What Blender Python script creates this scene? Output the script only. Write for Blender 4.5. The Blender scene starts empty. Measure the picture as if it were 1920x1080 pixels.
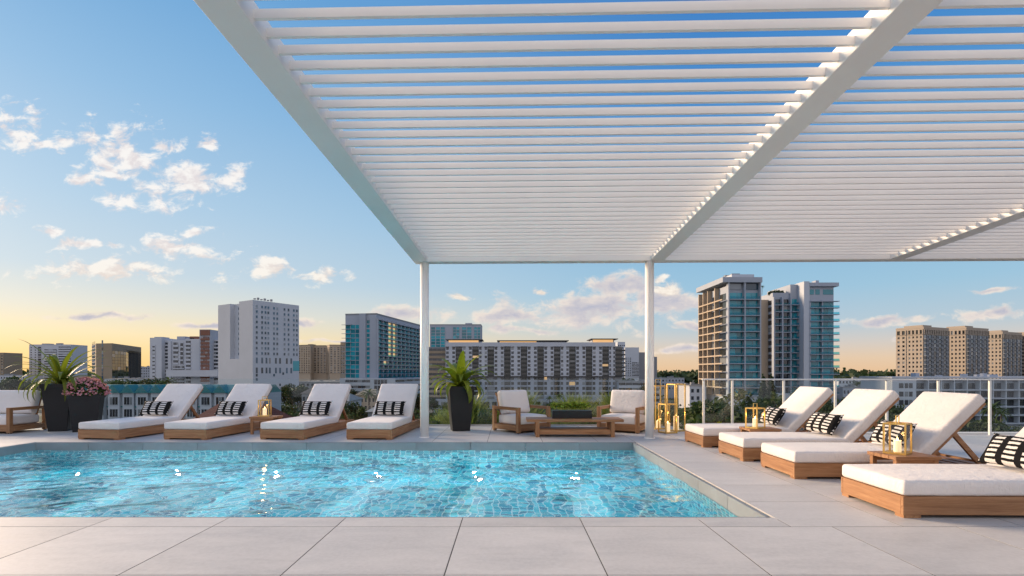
import bpy, bmesh, math, random
import numpy as np
from mathutils import Vector, Matrix, noise as mnoise

R = math.radians
random.seed(7)
rng = np.random.default_rng(11)
scene = bpy.context.scene
col = scene.collection

# ------------------------------------------------------------------ camera
EYE = 1.1            # eye height over the terrace
F = 985.0 / 1920.0   # focal length / frame width
cam_d = bpy.data.cameras.new('camera')
cam = bpy.data.objects.new('camera', cam_d)
col.objects.link(cam)
cam.location = (0, 0, EYE)
cam.rotation_euler = (R(90), 0, 0)
cam_d.sensor_width = 36
cam_d.lens = 36 * F
cam_d.shift_x = 5 / 1920
cam_d.shift_y = 160 / 1920
cam_d.clip_start = 0.05
cam_d.clip_end = 60000
scene.camera = cam

# ------------------------------------------------------------------ render settings
scene.render.engine = 'CYCLES'
cy = scene.cycles
cy.use_denoising = True
cy.max_bounces = 10
cy.diffuse_bounces = 4
cy.glossy_bounces = 4
cy.transmission_bounces = 8
cy.transparent_max_bounces = 12
cy.caustics_refractive = True
cy.caustics_reflective = False
cy.blur_glossy = 0.3
cy.sample_clamp_indirect = 3.0
scene.view_settings.view_transform = 'Standard'
scene.view_settings.look = 'None'
scene.view_settings.gamma = 1
scene.view_settings.exposure = 0.85

# ------------------------------------------------------------------ world: dusk sky with clouds
SUN_AZ, SUN_EL = R(-60), R(17)
SKY_GAIN = 2 ** -0.85
world = bpy.data.worlds.new('World')
scene.world = world
world.use_nodes = True
wn = world.node_tree.nodes
wl = world.node_tree.links
wn.clear()


class G:
    """tiny node-graph helper"""
    def __init__(s, nt):
        s.n, s.l = nt.nodes, nt.links

    def put(s, sock, v):
        if isinstance(v, bpy.types.NodeSocket):
            s.l.new(v, sock)
        elif v is not None:
            if sock.type == 'RGBA' and len(v) == 3: v = (*v, 1.0)
            sock.default_value = v

    def math(s, op, a, b=None, c=None, clamp=False):
        n = s.n.new('ShaderNodeMath'); n.operation = op; n.use_clamp = clamp
        for i, v in enumerate((a, b, c)):
            if v is not None:
                s.put(n.inputs[i], v)
        return n.outputs[0]

    def vmath(s, op, a, b=None, c=None):
        n = s.n.new('ShaderNodeVectorMath'); n.operation = op
        for i, v in enumerate((a, b, c)):
            if v is not None:
                s.put(n.inputs[i], v)
        return n.outputs['Value'] if op in ('LENGTH', 'DOT_PRODUCT', 'DISTANCE') else n.outputs['Vector']

    def mix(s, f, a, b, blend='MIX'):
        n = s.n.new('ShaderNodeMix'); n.data_type = 'RGBA'; n.blend_type = blend
        s.put(n.inputs[0], f); s.put(n.inputs[6], a); s.put(n.inputs[7], b)
        return n.outputs[2]

    def smooth(s, v, lo, hi, a=0.0, b=1.0):
        n = s.n.new('ShaderNodeMapRange'); n.interpolation_type = 'SMOOTHSTEP'
        s.put(n.inputs[0], v)
        for i, x in enumerate((lo, hi, a, b)):
            n.inputs[i + 1].default_value = x
        return n.outputs[0]

    def lin(s, v, lo, hi, a=0.0, b=1.0):
        n = s.n.new('ShaderNodeMapRange')
        s.put(n.inputs[0], v)
        for i, x in enumerate((lo, hi, a, b)):
            n.inputs[i + 1].default_value = x
        return n.outputs[0]

    def ramp(s, f, stops, interp='LINEAR'):
        n = s.n.new('ShaderNodeValToRGB'); n.color_ramp.interpolation = interp
        el = n.color_ramp.elements
        while len(el) < len(stops):
            el.new(0.5)
        for e, (p, c) in zip(el, stops):
            e.position = p; e.color = (c[0], c[1], c[2], 1)
        s.put(n.inputs[0], f)
        return n.outputs[0]

    def noise(s, vec, scale, detail=4, rough=0.55, dist=0.0, dim='3D'):
        n = s.n.new('ShaderNodeTexNoise'); n.noise_dimensions = dim
        if vec is not None:
            s.l.new(vec, n.inputs['Vector'])
        n.inputs['Scale'].default_value = scale
        n.inputs['Detail'].default_value = detail
        n.inputs['Roughness'].default_value = rough
        n.inputs['Distortion'].default_value = dist
        return n.outputs['Fac']


def srgb(r, g, b):
    return tuple(((c / 255) / 12.92 if c / 255 <= 0.04045 else ((c / 255 + 0.055) / 1.055) ** 2.4) for c in (r, g, b))


def build_world():
    g = G(world.node_tree)
    tc = wn.new('ShaderNodeTexCoord')
    d = g.vmath('NORMALIZE', tc.outputs['Generated'])
    sep = wn.new('ShaderNodeSeparateXYZ'); wl.new(d, sep.inputs[0])
    x, y, z = sep.outputs
    el = g.math('DIVIDE', g.math('ARCSINE', z), math.pi / 2)          # -1..1
    elc = g.math('MAXIMUM', el, 0.0)
    # closeness to the sun in azimuth: 1 at the sun, 0 opposite
    hl = g.math('SQRT', g.math('ADD', g.math('MULTIPLY', x, x), g.math('MULTIPLY', y, y)))
    hl = g.math('MAXIMUM', hl, 0.001)
    ca = g.math('DIVIDE', g.math('ADD', g.math('MULTIPLY', x, math.sin(SUN_AZ)), g.math('MULTIPLY', y, math.cos(SUN_AZ))), hl)
    near = g.smooth(ca, 0.10, 0.98)
    e = lambda deg: deg / 90
    warm = g.ramp(elc, [(0, srgb(250, 203, 124)), (e(2), srgb(252, 218, 154)), (e(3.6), srgb(247, 227, 184)), (e(5.8), srgb(226, 224, 212)),
                        (e(9), srgb(196, 214, 226)), (e(15), srgb(174, 205, 229)), (e(24), srgb(142, 188, 226)), (e(34), srgb(106, 166, 217)), (e(90), srgb(72, 132, 200))])
    cool = g.ramp(elc, [(0, srgb(238, 198, 156)), (e(1.5), srgb(234, 206, 176)), (e(3), srgb(214, 207, 201)), (e(4.6), srgb(186, 204, 216)),
                        (e(8), srgb(160, 199, 223)), (e(16), srgb(124, 180, 220)), (e(26), srgb(76, 144, 208)), (e(38), srgb(58, 124, 198)), (e(90), srgb(70, 128, 196))])
    base = g.mix(near, cool, warm)
    # the sky opposite the sun (behind the viewer): unseen, brightened to pale lavender as fill light
    dback = g.math('ADD', g.math('MULTIPLY', x, math.sin(SUN_AZ)), g.math('MULTIPLY', y, math.cos(SUN_AZ)))
    anti = g.smooth(g.math('MULTIPLY_ADD', y, 0.8, g.math('MULTIPLY', dback, 0.2)), 0.10, -0.65)
    glow = g.ramp(elc, [(0, (0.96, 0.93, 1.00)), (e(25), (0.94, 0.93, 1.04)), (e(50), (0.86, 0.90, 1.03)), (e(90), (0.64, 0.74, 0.92))])
    base = g.mix(anti, base, glow)
    sky = wn.new('ShaderNodeTexSky'); sky.sky_type = 'NISHITA'
    sky.sun_disc = False; sky.sun_elevation = SUN_EL; sky.sun_rotation = SUN_AZ
    sky.air_density = 1.0; sky.dust_density = 1.5; sky.ozone_density = 2.0
    nis = g.vmath('MULTIPLY', sky.outputs[0], (0.13, 0.13, 0.13))
    base = g.mix(0.06, base, nis)
    # ---------------- clouds: fixed places in the sky, tangent-plane coordinates of the northern sky
    yc = g.math('MAXIMUM', y, 0.02)
    u = g.math('DIVIDE', x, yc); v = g.math('DIVIDE', z, yc)
    cmb = wn.new('ShaderNodeCombineXYZ'); wl.new(u, cmb.inputs[0]); wl.new(v, cmb.inputs[1])
    uv = cmb.outputs[0]
    warp = wn.new('ShaderNodeTexNoise'); wl.new(uv, warp.inputs['Vector'])
    warp.noise_dimensions = '2D'; warp.inputs['Scale'].default_value = 9; warp.inputs['Detail'].default_value = 2
    uvw = g.vmath('ADD', uv, g.vmath('MULTIPLY', g.vmath('SUBTRACT', warp.outputs['Color'], (0.5, 0.5, 0.5)), (0.07, 0.035, 0)))

    def field(blobs):
        cur = None
        for px, py, rx, ry in blobs:
            c = ((px - 955) / 985, (700 - py) / 985, 0); ir = (985 / rx, 985 / ry, 0)
            t = g.vmath('MULTIPLY_ADD', uvw, ir, (-c[0] * ir[0], -c[1] * ir[1], 0))
            ln = g.vmath('LENGTH', t)
            cur = ln if cur is None else g.math('MINIMUM', cur, ln)
        return g.math('SUBTRACT', 1.0, cur)
    white = [(232, 288, 78, 52), (330, 340, 92, 48), (40, 245, 60, 40), (222, 372, 60, 20), (420, 328, 50, 28), (170, 258, 32, 34), (385, 268, 28, 14),
             (308, 270, 36, 18), (100, 262, 36, 20), (165, 345, 36, 22), (320, 458, 78, 28), (375, 437, 44, 12), (22, 392, 60, 20), (98, 432, 30, 12), (155, 454, 30, 12),
             (200, 508, 130, 27), (488, 505, 72, 26), (602, 517, 36, 14), (210, 455, 16, 7), (850, 562, 26, 9), (1265, 548, 22, 12), (1250, 524, 18, 9), (1000, 548, 22, 9)]
    grey = [(1115, 583, 205, 38), (1165, 540, 90, 27), (1245, 572, 80, 40), (960, 593, 100, 18), (765, 594, 95, 17), (575, 607, 34, 13), (1290, 655, 110, 10), (1660, 604, 85, 11),
            (1880, 590, 85, 14), (1000, 617, 90, 9), (190, 592, 120, 8), (1310, 615, 60, 9), (640, 640, 100, 6), (400, 612, 90, 6), (1750, 640, 110, 6), (1860, 545, 60, 6)]
    stretch = g.vmath('MULTIPLY', uv, (1.0, 1.75, 0))
    n0 = g.noise(stretch, 19, 6, 0.62, 0.25, '2D')
    n_up = g.noise(g.vmath('ADD', stretch, (-0.012, 0.024, 0)), 19, 3, 0.6, 0.25, '2D')
    n_lo = g.noise(stretch, 6, 1, 0.5, 0, '2D')
    nn = g.math('MULTIPLY_ADD', g.math('SUBTRACT', n0, 0.5), 4.2, g.math('MULTIPLY', g.math('SUBTRACT', n_lo, 0.5), 1.2))
    fw = g.math('MULTIPLY', g.math('ADD', field(white), -0.02), 1.1)
    fg = g.math('MULTIPLY', g.math('ADD', field(grey), 0.06), 1.35)
    vw = g.math('ADD', fw, nn); vg = g.math('ADD', fg, g.math('MULTIPLY', nn, 0.72))
    dw = g.smooth(vw, -0.10, 0.95); dg = g.smooth(vg, -0.08, 1.0)
    lit = g.smooth(g.math('SUBTRACT', n0, n_up), -0.12, 0.17)            # edges towards the light
    low = g.smooth(v, 0.30, 0.04)
    wtop = g.mix(low, srgb(252, 248, 244), srgb(255, 244, 224))
    wbody = g.mix(low, srgb(232, 224, 224), srgb(240, 222, 200))
    cw = g.mix(lit, wbody, wtop)
    thick = g.smooth(vg, 0.10, 1.5)
    gbody = g.mix(thick, srgb(236, 222, 212), srgb(186, 186, 202))
    cg = g.mix(g.math('MULTIPLY', lit, g.math('SUBTRACT', 1.0, g.math('MULTIPLY', thick, 0.72))), gbody, srgb(255, 238, 220))
    front = g.smooth(y, 0.05, 0.25)
    c1 = g.mix(g.math('MULTIPLY', g.math('MULTIPLY', dg, 0.93), front), base, cg)
    c2 = g.mix(g.math('MULTIPLY', g.math('MULTIPLY', dw, 0.95), front), c1, cw)
    bg = wn.new('ShaderNodeBackground'); wl.new(c2, bg.inputs[0]); bg.inputs[1].default_value = SKY_GAIN
    out = wn.new('ShaderNodeOutputWorld'); wl.new(bg.outputs[0], out.inputs[0])
    world.cycles.sampling_method = 'MANUAL'
    world.cycles.sample_map_resolution = 256


build_world()

# ------------------------------------------------------------------ sun
sun_d = bpy.data.lights.new('sun', 'SUN')
sun_d.energy = 3.8
sun_d.angle = R(20)
sun_d.color = (1.0, 0.74, 0.50)
sun = bpy.data.objects.new('sun', sun_d)
col.objects.link(sun)
sdir = Vector((math.sin(SUN_AZ) * math.cos(SUN_EL), math.cos(SUN_AZ) * math.cos(SUN_EL), math.sin(SUN_EL)))
sun.rotation_euler = sdir.to_track_quat('Z', 'Y').to_euler()

# ================================================================== helpers
def tag(o, label=None, cat=None, group=None, kind=None):
    if label: o['label'] = label
    if cat: o['category'] = cat
    if group: o['group'] = group
    if kind: o['kind'] = kind
    return o


def empty(name, loc=(0, 0, 0), rz=0, label=None, cat=None, group=None, kind=None):
    o = bpy.data.objects.new(name, None)
    o.empty_display_size = 0.2
    o.location = loc; o.rotation_euler = (0, 0, rz)
    col.objects.link(o)
    return tag(o, label, cat, group, kind)


def link(name, me, parent=None, m=None):
    o = bpy.data.objects.new(name, me)
    col.objects.link(o)
    if parent is not None: o.parent = parent
    if m is not None and not me.materials: me.materials.append(m)
    return o


def copy_tree(o, parent=None):
    c = o.copy(); col.objects.link(c); c.parent = parent
    for ch in list(o.children):
        copy_tree(ch, c)
    return c


class MB:
    def __init__(s):
        s.v, s.f = [], []

    def quadbox(s, p):
        b = len(s.v); s.v += [tuple(q) for q in p]
        for f in ((0, 3, 2, 1), (4, 5, 6, 7), (0, 1, 5, 4), (1, 2, 6, 5), (2, 3, 7, 6), (3, 0, 4, 7)):
            s.f.append(tuple(b + i for i in f))
        return s

    def box(s, x0, x1, y0, y1, z0, z1):
        return s.quadbox([(x0, y0, z0), (x1, y0, z0), (x1, y1, z0), (x0, y1, z0), (x0, y0, z1), (x1, y0, z1), (x1, y1, z1), (x0, y1, z1)])

    def mbox(s, M, x0, x1, y0, y1, z0, z1):
        return s.quadbox([M @ Vector(p) for p in [(x0, y0, z0), (x1, y0, z0), (x1, y1, z0), (x0, y1, z0), (x0, y0, z1), (x1, y0, z1), (x1, y1, z1), (x0, y1, z1)]])

    def taper(s, cx, cy, z0, z1, a0, b0, a1, b1):
        return s.quadbox([(cx - a0, cy - b0, z0), (cx + a0, cy - b0, z0), (cx + a0, cy + b0, z0), (cx - a0, cy + b0, z0),
                          (cx - a1, cy - b1, z1), (cx + a1, cy - b1, z1), (cx + a1, cy + b1, z1), (cx - a1, cy + b1, z1)])

    def fb(s, fr, u0, u1, z0, z1, w0, w1):
        """box in a facade frame: u along the wall, w outwards"""
        ox, oy, ux, uy = fr
        nx, ny = uy, -ux
        P = lambda u, w, z: (ox + ux * u + nx * w, oy + uy * u + ny * w, z)
        return s.quadbox([P(u0, w1, z0), P(u1, w1, z0), P(u1, w0, z0), P(u0, w0, z0), P(u0, w1, z1), P(u1, w1, z1), P(u1, w0, z1), P(u0, w0, z1)])

    def tube(s, p0, p1, r0, r1=None, n=8, cap=True):
        r1 = r0 if r1 is None else r1
        p0, p1 = Vector(p0), Vector(p1)
        q = (p1 - p0).to_track_quat('Z', 'Y')
        b = len(s.v)
        for p, r in ((p0, r0), (p1, r1)):
            for i in range(n):
                a = 2 * math.pi * i / n
                s.v.append(tuple(p + q @ Vector((r * math.cos(a), r * math.sin(a), 0))))
        for i in range(n):
            j = (i + 1) % n
            s.f.append((b + i, b + j, b + n + j, b + n + i))
        if cap:
            s.f.append(tuple(b + i for i in reversed(range(n)))); s.f.append(tuple(b + n + i for i in range(n)))
        return s

    def prism(s, pts, z0, z1):
        b = len(s.v); n = len(pts)
        s.v += [(p[0], p[1], z0) for p in pts] + [(p[0], p[1], z1) for p in pts]
        s.f.append(tuple(b + i for i in reversed(range(n)))); s.f.append(tuple(b + n + i for i in range(n)))
        for i in range(n):
            j = (i + 1) % n
            s.f.append((b + i, b + j, b + n + j, b + n + i))
        return s

    def poly(s, pts):
        b = len(s.v); s.v += [tuple(p) for p in pts]; s.f.append(tuple(range(b, b + len(pts))))
        return s

    def mesh(s, name, m=None, off=None, bevel=0, seg=1, smooth=False):
        me = bpy.data.meshes.new(name)
        v = s.v if off is None else [(a - off[0], b - off[1], c - off[2]) for a, b, c in s.v]
        me.from_pydata(v, [], s.f)
        if bevel > 0:
            bm = bmesh.new(); bm.from_mesh(me)
            bmesh.ops.bevel(bm, geom=list(bm.edges), offset=bevel, segments=seg, profile=0.5, affect='EDGES')
            bm.to_mesh(me); bm.free()
        if smooth:
            me.polygons.foreach_set('use_smooth', [True] * len(me.polygons))
        if m is not None: me.materials.append(m)
        return me

    def build(s, name, m, parent=None, off=None, bevel=0, seg=1, smooth=False, kind=None):
        o = link(name, s.mesh(name, m, off, bevel, seg, smooth), parent)
        if kind: o['kind'] = kind
        return o


def quad_mesh(name, V, m, tri=False):
    """V: (N,4,3) array of separate quads"""
    n = V.shape[0]
    me = bpy.data.meshes.new(name)
    me.vertices.add(n * 4)
    me.vertices.foreach_set('co', V.reshape(-1).astype(np.float32))
    me.loops.add(n * 4)
    me.loops.foreach_set('vertex_index', np.arange(n * 4, dtype=np.int32))
    me.polygons.add(n)
    me.polygons.foreach_set('loop_start', np.arange(0, n * 4, 4, dtype=np.int32))
    me.update(); me.validate()
    if m is not None: me.materials.append(m)
    return me


def leaf_quads(C, size, flat=0.0, aspect=0.55, jitter=0.4):
    """rhombic leaves at centres C"""
    n = len(C)
    a = rng.normal(size=(n, 3)); a[:, 2] *= (1 - flat); a /= np.linalg.norm(a, axis=1, keepdims=True)
    b = rng.normal(size=(n, 3)); b[:, 2] *= (1 - flat)
    b -= a * (a * b).sum(1, keepdims=True); b /= np.linalg.norm(b, axis=1, keepdims=True)
    sz = size * (1 + jitter * (rng.random((n, 1)) * 2 - 1))
    V = np.empty((n, 4, 3))
    V[:, 0] = C - a * sz; V[:, 1] = C + b * sz * aspect; V[:, 2] = C + a * sz; V[:, 3] = C - b * sz * aspect
    return V


# ================================================================== materials
def newmat(name):
    m = bpy.data.materials.new(name); m.use_nodes = True
    nt = m.node_tree
    b = nt.nodes.get('Principled BSDF')
    return m, G(nt), b


def paint(name, c, rough=0.6, var=0.10, scale=3.0, bump=0.0, bscale=40.0, metal=0.0, spec=0.4, island=0.0, objvar=0.0, coat=0.0):
    m, g, b = newmat(name)
    tc = g.n.new('ShaderNodeTexCoord').outputs['Object']
    n = g.noise(tc, scale, 5, 0.6)
    f = g.lin(n, 0.25, 0.75, 1 - var, 1 + var)
    if island:
        f = g.math('MULTIPLY', f, g.lin(g.n.new('ShaderNodeNewGeometry').outputs['Random Per Island'], 0, 1, 1 - island, 1 + island))
    if objvar:
        f = g.math('MULTIPLY', f, g.lin(g.n.new('ShaderNodeObjectInfo').outputs['Random'], 0, 1, 1 - objvar, 1 + objvar))
    colr = g.vmath('MULTIPLY', (c[0], c[1], c[2]), g_comb(g, f))
    g.l.new(colr, b.inputs['Base Color'])
    b.inputs['Roughness'].default_value = rough
    b.inputs['Metallic'].default_value = metal
    b.inputs['Specular IOR Level'].default_value = spec
    if bump:
        bn = g.n.new('ShaderNodeBump'); bn.inputs['Strength'].default_value = bump; bn.inputs['Distance'].default_value = 0.01
        g.l.new(g.noise(tc, bscale, 4, 0.6), bn.inputs['Height']); g.l.new(bn.outputs[0], b.inputs['Normal'])
    return m


def g_comb(g, f):
    c = g.n.new('ShaderNodeCombineXYZ')
    for i in range(3): g.l.new(f, c.inputs[i])
    return c.outputs[0]


def wood(name, axis):
    m, g, b = newmat(name)
    tc = g.n.new('ShaderNodeTexCoord').outputs['Object']
    oi = g.n.new('ShaderNodeObjectInfo').outputs['Random']
    sc = [26, 26, 26]; sc[axis] = 1.6
    st = g.vmath('ADD', g.vmath('MULTIPLY', tc, tuple(sc)), g_comb(g, g.math('MULTIPLY', oi, 37.0)))
    n = g.noise(st, 1.0, 6, 0.62, 0.6)
    fine = g.noise(g.vmath('MULTIPLY', st, (3.2, 3.2, 3.2)), 1.0, 3, 0.6)
    blot = g.noise(tc, 2.2, 3, 0.5)
    f = g.math('ADD', g.math('MULTIPLY', n, 0.62), g.math('ADD', g.math('MULTIPLY', fine, 0.2), g.math('MULTIPLY', blot, 0.2)))
    c = g.ramp(f, [(0.30, (0.150, 0.062, 0.022)), (0.45, (0.27, 0.125, 0.050)), (0.56, (0.35, 0.175, 0.078)), (0.72, (0.45, 0.25, 0.12))])
    c = g.vmath('MULTIPLY', c, g_comb(g, g.lin(oi, 0, 1, 0.88, 1.12)))
    g.l.new(c, b.inputs['Base Color'])
    g.l.new(g.lin(n, 0.3, 0.7, 0.62, 0.46), b.inputs['Roughness'])
    bn = g.n.new('ShaderNodeBump'); bn.inputs['Strength'].default_value = 0.25; bn.inputs['Distance'].default_value = 0.004
    g.l.new(fine, bn.inputs['Height']); g.l.new(bn.outputs[0], b.inputs['Normal'])
    return m


def fabric(name, c):
    m, g, b = newmat(name)
    tc = g.n.new('ShaderNodeTexCoord').outputs['Object']
    n = g.noise(tc, 2.6, 4, 0.6)
    big = g.noise(tc, 7.0, 3, 0.55, 0.6)
    wr = g.noise(g.vmath('MULTIPLY', tc, (30, 30, 5)), 1.0, 3, 0.5, 1.2)       # gathered vertical creases
    weave = g.noise(tc, 420, 2, 0.5)
    colr = g.vmath('MULTIPLY', c, g_comb(g, g.lin(n, 0.3, 0.7, 0.95, 1.04)))
    g.l.new(colr, b.inputs['Base Color'])
    b.inputs['Roughness'].default_value = 0.92
    b.inputs['Specular IOR Level'].default_value = 0.15
    b.inputs['Sheen Weight'].default_value = 0.15
    h = g.math('ADD', g.math('MULTIPLY', big, 1.0), g.math('ADD', g.math('MULTIPLY', wr, 0.30), g.math('MULTIPLY', weave, 0.05)))
    bn = g.n.new('ShaderNodeBump'); bn.inputs['Strength'].default_value = 0.6; bn.inputs['Distance'].default_value = 0.025
    g.l.new(h, bn.inputs['Height']); g.l.new(bn.outputs[0], b.inputs['Normal'])
    return m


def pillow_mat():
    m, g, b = newmat('striped_pillow_fabric')
    tc = g.n.new('ShaderNodeTexCoord').outputs['Object']
    dn = g.n.new('ShaderNodeTexNoise'); dn.inputs['Scale'].default_value = 45; g.l.new(tc, dn.inputs['Vector'])
    p = g.vmath('ADD', tc, g.vmath('MULTIPLY', g.vmath('SUBTRACT', dn.outputs['Color'], (0.5, 0.5, 0.5)), (0.010, 0.010, 0)))
    s = g.n.new('ShaderNodeSeparateXYZ'); g.l.new(p, s.inputs[0])
    cx = g.math('FRACT', g.math('ADD', g.math('MULTIPLY', s.outputs[0], 1 / 0.158), 10.5))
    colm = g.math('MULTIPLY', g.math('GREATER_THAN', cx, 0.19), g.math('LESS_THAN', cx, 0.83))
    cyy = g.math('FRACT', g.math('ADD', g.math('MULTIPLY', s.outputs[1], 1 / 0.043), 10.2))
    row = g.math('LESS_THAN', cyy, 0.52)
    f = g.math('MULTIPLY', colm, row)
    thread = g.noise(g.vmath('MULTIPLY', tc, (900, 120, 100)), 1, 2, 0.5)
    wcol = g.mix(g.lin(thread, 0.3, 0.7, 0, 1), (0.62, 0.58, 0.54, 1), (0.82, 0.79, 0.75, 1))
    c = g.mix(f, (0.012, 0.012, 0.013, 1), wcol)
    g.l.new(c, b.inputs['Base Color'])
    b.inputs['Roughness'].default_value = 0.95; b.inputs['Specular IOR Level'].default_value = 0.1
    bn = g.n.new('ShaderNodeBump'); bn.inputs['Strength'].default_value = 0.6; bn.inputs['Distance'].default_value = 0.006
    g.l.new(g.math('ADD', f, g.math('MULTIPLY', thread, 0.5)), bn.inputs['Height']); g.l.new(bn.outputs[0], b.inputs['Normal'])
    return m


def leafmat(name, c1, c2, trans=0.35, rough=0.5):
    m, g, b = newmat(name)
    isl = g.n.new('ShaderNodeNewGeometry').outputs['Random Per Island']
    oi = g.n.new('ShaderNodeObjectInfo').outputs['Random']
    tc = g.n.new('ShaderNodeTexCoord').outputs['Object']
    n = g.noise(tc, 4.0, 3, 0.6)
    f = g.math('ADD', g.math('MULTIPLY', isl, 0.55), g.math('ADD', g.math('MULTIPLY', n, 0.35), g.math('MULTIPLY', oi, 0.2)), clamp=True)
    c = g.mix(f, (*c1, 1), (*c2, 1))
    g.l.new(c, b.inputs['Base Color'])
    b.inputs['Roughness'].default_value = rough
    b.inputs['Specular IOR Level'].default_value = 0.35
    tr = g.n.new('ShaderNodeBsdfTranslucent'); g.l.new(g.vmath('MULTIPLY', c, (1.5, 1.7, 0.8)), tr.inputs[0])
    mx = g.n.new('ShaderNodeMixShader'); mx.inputs[0].default_value = trans
    g.l.new(b.outputs[0], mx.inputs[1]); g.l.new(tr.outputs[0], mx.inputs[2])
    out = g.n.get('Material Output'); g.l.new(mx.outputs[0], out.inputs[0])
    return m


def window_mat(name, c, rough=0.08, lit=0.0, litc=(1.0, 0.62, 0.25), lits=1.2, spread=0.6, blinds=True):
    """dark reflective glazing; curtains and blinds vary from pane to pane; some are lit inside"""
    m, g, b = newmat(name)
    isl = g.n.new('ShaderNodeNewGeometry').outputs['Random Per Island']
    oi = g.n.new('ShaderNodeObjectInfo').outputs['Random']
    r = g.math('FRACT', g.math('ADD', isl, oi))
    cc = g.vmath('MULTIPLY', c, g_comb(g, g.lin(r, 0, 1, 1 - spread, 1 + spread)))
    pale = g.math('GREATER_THAN', g.math('FRACT', g.math('MULTIPLY', r, 17.3)), 0.84 if blinds else 2.0)
    cc = g.mix(g.math('MULTIPLY', pale, 0.55), cc, (0.34, 0.36, 0.38, 1))
    g.l.new(cc, b.inputs['Base Color'])
    b.inputs['Roughness'].default_value = rough
    b.inputs['Specular IOR Level'].default_value = 0.7
    if lit:
        on = g.math('GREATER_THAN', g.math('FRACT', g.math('MULTIPLY', r, 53.7)), 1 - lit)
        b.inputs['Emission Color'].default_value = (*litc, 1)
        g.l.new(g.math('MULTIPLY', on, lits), b.inputs['Emission Strength'])
    return m


def glass_mat(name, tint=(0.92, 0.97, 0.96), refl=1.0):
    m, g, b = newmat(name)
    g.n.remove(b)
    t = g.n.new('ShaderNodeBsdfTransparent'); t.inputs[0].default_value = (*tint, 1)
    gl = g.n.new('ShaderNodeBsdfGlossy'); gl.inputs['Roughness'].default_value = 0.02
    lw = g.n.new('ShaderNodeLayerWeight'); lw.inputs[0].default_value = 0.5
    mx = g.n.new('ShaderNodeMixShader')
    g.l.new(g.math('MULTIPLY_ADD', g.math('POWER', lw.outputs['Facing'], 5.0), 0.5 * refl, 0.03 * refl), mx.inputs[0])
    g.l.new(t.outputs[0], mx.inputs[1]); g.l.new(gl.outputs[0], mx.inputs[2])
    g.l.new(mx.outputs[0], g.n.get('Material Output').inputs[0])
    return m


def emit_mat(name, c, s, base=(0.8, 0.8, 0.8)):
    m, g, b = newmat(name)
    b.inputs['Base Color'].default_value = (*base, 1)
    b.inputs['Emission Color'].default_value = (*c, 1)
    b.inputs['Emission Strength'].default_value = s
    return m


def stone_mat():
    m, g, b = newmat('porcelain_paver')
    geo = g.n.new('ShaderNodeNewGeometry').outputs['Position']
    oi = g.n.new('ShaderNodeObjectInfo').outputs['Random']
    off = g.vmath('ADD', geo, g_comb(g, g.math('MULTIPLY', oi, 60)))
    n1 = g.noise(g.vmath('MULTIPLY', off, (1.2, 4.0, 1)), 1.4, 6, 0.65, 0.4)
    n2 = g.noise(off, 38, 4, 0.6)
    n3 = g.noise(geo, 0.55, 3, 0.5)
    f = g.math('ADD', g.math('MULTIPLY', n1, 0.5), g.math('ADD', g.math('MULTIPLY', n2, 0.28), g.math('MULTIPLY', n3, 0.22)))
    c = g.ramp(f, [(0.32, (0.415, 0.398, 0.382)), (0.5, (0.515, 0.495, 0.475)), (0.68, (0.59, 0.568, 0.548))])
    c = g.vmath('MULTIPLY', c, g_comb(g, g.lin(oi, 0, 1, 0.93, 1.06)))
    stain = g.smooth(g.noise(geo, 1.7, 5, 0.7, 1.0), 0.60, 0.72)
    c = g.mix(g.math('MULTIPLY', stain, 0.16), c, (0.30, 0.27, 0.24, 1))
    g.l.new(c, b.inputs['Base Color'])
    g.l.new(g.lin(n1, 0.3, 0.7, 0.48, 0.66), b.inputs['Roughness'])
    b.inputs['Specular IOR Level'].default_value = 0.35
    bn = g.n.new('ShaderNodeBump'); bn.inputs['Strength'].default_value = 0.15; bn.inputs['Distance'].default_value = 0.003
    g.l.new(n2, bn.inputs['Height']); g.l.new(bn.outputs[0], b.inputs['Normal'])
    return m


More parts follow.
